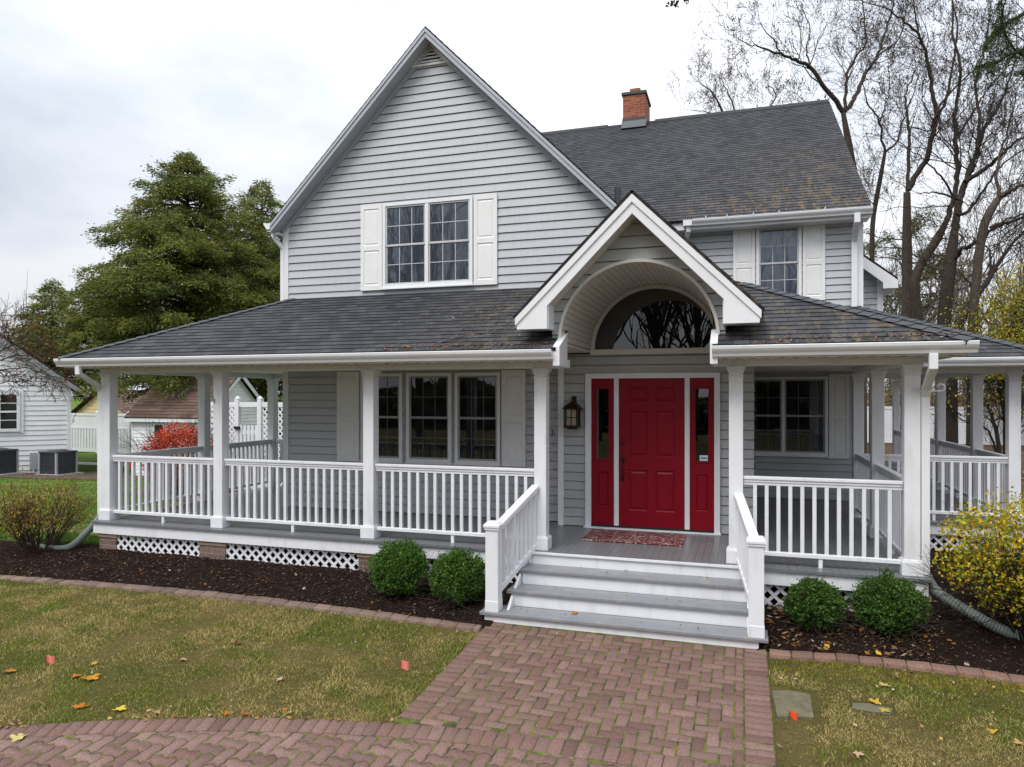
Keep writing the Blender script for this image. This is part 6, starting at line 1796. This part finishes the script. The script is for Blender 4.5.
# ---- conifer bough hanging in from the right
p = foot(1130, 15); cb = thing('spruce_tree', 'dark green hanging conifer boughs coming in at the upper right corner', 'tree', p)
w = Wood(); pb = np.array(p); w.tube([pb, pb + (0, 0, 6), pb + (0, 0, 12)], [.26, .2, .08], 8, (.07, .05, .04)); w.build('trunk', BARK, cb)
w = Wood(); P = []; D = []
for pts in (((1130, 30), (1075, 35), (1030, 45), (995, 62), (978, 66)), ((1130, 5), (1070, 0), (1025, 12), (1000, 28), (985, 44)), ((1130, 60), (1080, 58), (1040, 62), (1010, 50), (1002, 18), (1003, -10)), ((1130, -30), (1070, -40), (1030, -30), (1004, -12)), ((1130, 75), (1080, 80), (1045, 70), (1020, 72))):
    Q = np.array(pl(pts, 15, -1.0)); Q[0] = (pb[0], pb[1], Q[0][2]); w.limb(Q, .05, .008, 10, 1, .7, 5, (.05, .04, .03))
    t = np.linspace(1.0, len(Q) - 1, 26); C_ = np.stack([np.interp(t, np.arange(len(Q)), Q[:, c]) for c in range(3)], 1)
    for c_ in C_:
        for s in range(4):
            dr = nrm(rng.normal(0, .5, 3) + np.array((-.25, 0, -.7))); ln = random.uniform(.12, .42); k = int(ln * 70)
            q = c_ + dr * np.linspace(0, ln, k)[:, None] + rng.normal(0, .018, (k, 3)); P.append(q); D.append(np.tile(dr, (k, 1)) + rng.normal(0, .7, (k, 3)))
w.build('branches', BARK, cb)
P = np.concatenate(P); D = np.concatenate(D)
leaves(P, D, .07, .016, pick([(.045, .085, .02), (.06, .10, .026), (.03, .06, .02), (.085, .11, .03)], len(P), .3), 'foliage', LEAFM, cb)

# ---- far woods (one hazy brown mass)
w = Wood()
def far_tree(x, y, h, col, dens=1.0):
    z = gz(x, y); b_ = np.array((x, y, z)); tip = b_ + np.array((random.uniform(-.6, .6), random.uniform(-.6, .6), h * .55))
    w.tube([b_, (b_ + tip) / 2, tip], [.018 * h, .013 * h, .008 * h], 5, col)
    for i in range(int(9 * dens)):
        s = random.uniform(.35, 1); a = random.uniform(0, 6.28); d = nrm(np.array((math.cos(a) * .65, math.sin(a) * .65, .9)))
        w.grow(b_ + (tip - b_) * s, d, h * random.uniform(.22, .4), .006 * h, 2, .08, .16, 4, col, (.3, .8), .013)
FC = [(.115, .088, .085), (.10, .08, .078), (.13, .10, .09), (.12, .095, .075)]
for u, dist, top in [(-60, 75, 300), (-25, 80, 285), (5, 70, 292), (25, 82, 300), (40, 90, 312), (60, 85, 322), (90, 95, 335)]:
    q = at(u, top, dist); far_tree(q[0], q[1], q[2] + 1.0, random.choice(FC), 1.5)
for u in range(700, 1140, 24):
    dist = random.uniform(62, 100); q = at(u + random.uniform(-10, 10), random.uniform(205, 262), dist); far_tree(q[0], q[1], q[2] + .5, random.choice(FC), 1.1)
w.build('far_woods', BARK, None, kind='stuff')
# brown undergrowth behind the right fence
n = 26000; uu = rng.uniform(860, 1110, n); dd_ = rng.uniform(39, 52, n); P = np.array([at(u, 394, d_) for u, d_ in zip(uu, dd_)])
hh = np.array([1.2 + 2.8 * max(0, .5 + mn.noise((p[0] * .35, p[1] * .35, 0))) for p in P]); P[:, 2] = -.44 + rng.uniform(0, 1, n) ** .8 * hh
leaves(P, rng.normal(0, 1, P.shape), rng.uniform(.12, .3, n), rng.uniform(.05, .10, n), pick([(.17, .12, .075), (.22, .17, .09), (.12, .085, .055), (.28, .22, .07), (.13, .12, .05)], n, .3), 'undergrowth', LEAFM, None, kind='stuff')
# the far side of the street, which the windows look out on
w = Wood()
for x in (-26, -19, -13, -8.5, -5.2, -2.0, 3, 9, 16): far_tree(x + random.uniform(-1, 1), -22 + random.uniform(-5, 5), random.uniform(13, 18), (.04, .032, .028), 3.0)
w.build('street_woods', BARK, None, kind='stuff')
n = 14000; P = np.stack([rng.uniform(-45, 35, n), rng.uniform(-38, -33, n), rng.uniform(0, 1, n)], 1); P[:, 2] = -.97 + P[:, 2] * np.array([3.5 + 2.2 * mn.noise((x_ * .15, 0, 0)) for x_ in P[:, 0]])
leaves(P, rng.normal(0, 1, P.shape), .8, .5, pick([(.03, .045, .02), (.05, .05, .025), (.06, .05, .035)], n, .3), 'street_hedge', LEAFM, None, kind='stuff')

# ---- tree standing beside the camera whose twig tips hang into the top of the picture
p = (4.7, 1.2, gz(4.7, 1.2)); ot = thing('overhanging_tree', 'dark leafy twig tip hanging in from the top edge above the roof ridge', 'tree', p)
w = Wood(); pb = np.array(p); w.tube([pb, pb + (0, .1, 3), pb + (-.1, .3, 6.5)], [.2, .17, .12], 9, (.09, .07, .055)); w.build('trunk', BARK, ot)
w = Wood(); Q = [pb + (-.1, .3, 6.3), at(860, -330, 6.0), at(740, -130, 6.6), at(690, -30, 7.0), at(684, -8, 7.0)]
w.limb(Q, .07, .004, 0, 0, .2, 6, (.06, .045, .035)); tipc = [at(672, 3, 7.0), at(678, 1, 7.0), at(686, 0, 7.02), at(676, 6, 7.0), at(668, 4, 7.0)]
for c_ in tipc: w.tube([Q[-1], (Q[-1] + c_) / 2 + (0, 0, .02), c_], [.004, .003, .002], 4, (.06, .045, .035))
w.build('branch', BARK, ot)
P = np.array(tipc)[rng.integers(0, 5, 26)] + rng.normal(0, .018, (26, 3))
leaves(P, rng.normal(0, 1, P.shape) + np.array((0, 0, -.6)), .055, .032, pick([(.07, .035, .03), (.05, .03, .03)], 26, .3), 'leaves', LEAFM, ot)

# ================================================================== SKY AND LIGHT
SUN_EL, SUN_AZ = R(48), R(200)      # compass-style: from the front-left of the house
world = bpy.data.worlds.new('World'); scene.world = world; world.use_nodes = True
nt = world.node_tree; N = nt.nodes; L = nt.links
bg = N['Background']
sky = N.new('ShaderNodeTexSky'); sky.sky_type = 'NISHITA'; sky.sun_disc = False
# light travels along d ; sun stands at -d
d = Vector((.22, .64, -1.0)).normalized()
sun_dir = -d
el = math.asin(sun_dir.z); rot = math.atan2(sun_dir.x, sun_dir.y)
sky.sun_elevation = el; sky.sun_rotation = rot
sky.air_density = 1.0; sky.dust_density = 2.0
tc = N.new('ShaderNodeTexCoord')
sx = N.new('ShaderNodeSeparateXYZ'); L.new(tc.outputs['Generated'], sx.inputs[0])
cn = noise(nt, 2.0, 6, .55, mapping(nt, tc.outputs['Generated'], (1.0, 1.0, 2.2), (3.3, 1.2, 0.4)))
cl = ramp(nt, cn.outputs['Fac'], [(.36, (6.3, 6.75, 7.6)), (.50, (8.0, 8.4, 9.1)), (.60, (9.5, 9.65, 9.95))])
zr = N.new('ShaderNodeMapRange'); zr.inputs[1].default_value = 0.02; zr.inputs[2].default_value = .9; zr.inputs[3].default_value = .90; zr.inputs[4].default_value = 2.1
L.new(sx.outputs['Z'], zr.inputs[0])
xr = N.new('ShaderNodeMapRange'); xr.interpolation_type = 'SMOOTHSTEP'; xr.inputs[1].default_value = -.85; xr.inputs[2].default_value = -.15; xr.inputs[3].default_value = .84; xr.inputs[4].default_value = .96
L.new(sx.outputs['X'], xr.inputs[0])
zx = N.new('ShaderNodeMath'); zx.operation = 'MULTIPLY'; L.new(zr.outputs[0], zx.inputs[0]); L.new(xr.outputs[0], zx.inputs[1])
vm = N.new('ShaderNodeVectorMath'); vm.operation = 'SCALE'; L.new(cl.outputs['Color'], vm.inputs[0]); L.new(zx.outputs[0], vm.inputs['Scale'])
L.new(mixc(nt, .88, sky.outputs['Color'], vm.outputs['Vector']), bg.inputs['Color'])
bg.inputs['Strength'].default_value = 0.062
sl = bpy.data.lights.new('sun', 'SUN'); sl.energy = 1.5; sl.angle = R(30); sl.color = (1, .965, .92)
so_ = bpy.data.objects.new('sun', sl); so_.rotation_euler = d.to_track_quat('-Z', 'Y').to_euler(); so_.location = (0, -5, 30); COL.objects.link(so_)
vs = scene.view_settings
vs.view_transform = 'Standard'; vs.look = 'None'; vs.exposure = 0.84; vs.gamma = 1.0; vs.use_curve_mapping = False
scene.cycles.use_denoising = True
scene.cycles.max_bounces = 8; scene.cycles.diffuse_bounces = 4; scene.cycles.glossy_bounces = 3; scene.cycles.transparent_max_bounces = 12; scene.cycles.transmission_bounces = 4
scene.cycles.caustics_reflective = False; scene.cycles.caustics_refractive = False
scene.cycles.sample_clamp_indirect = 6
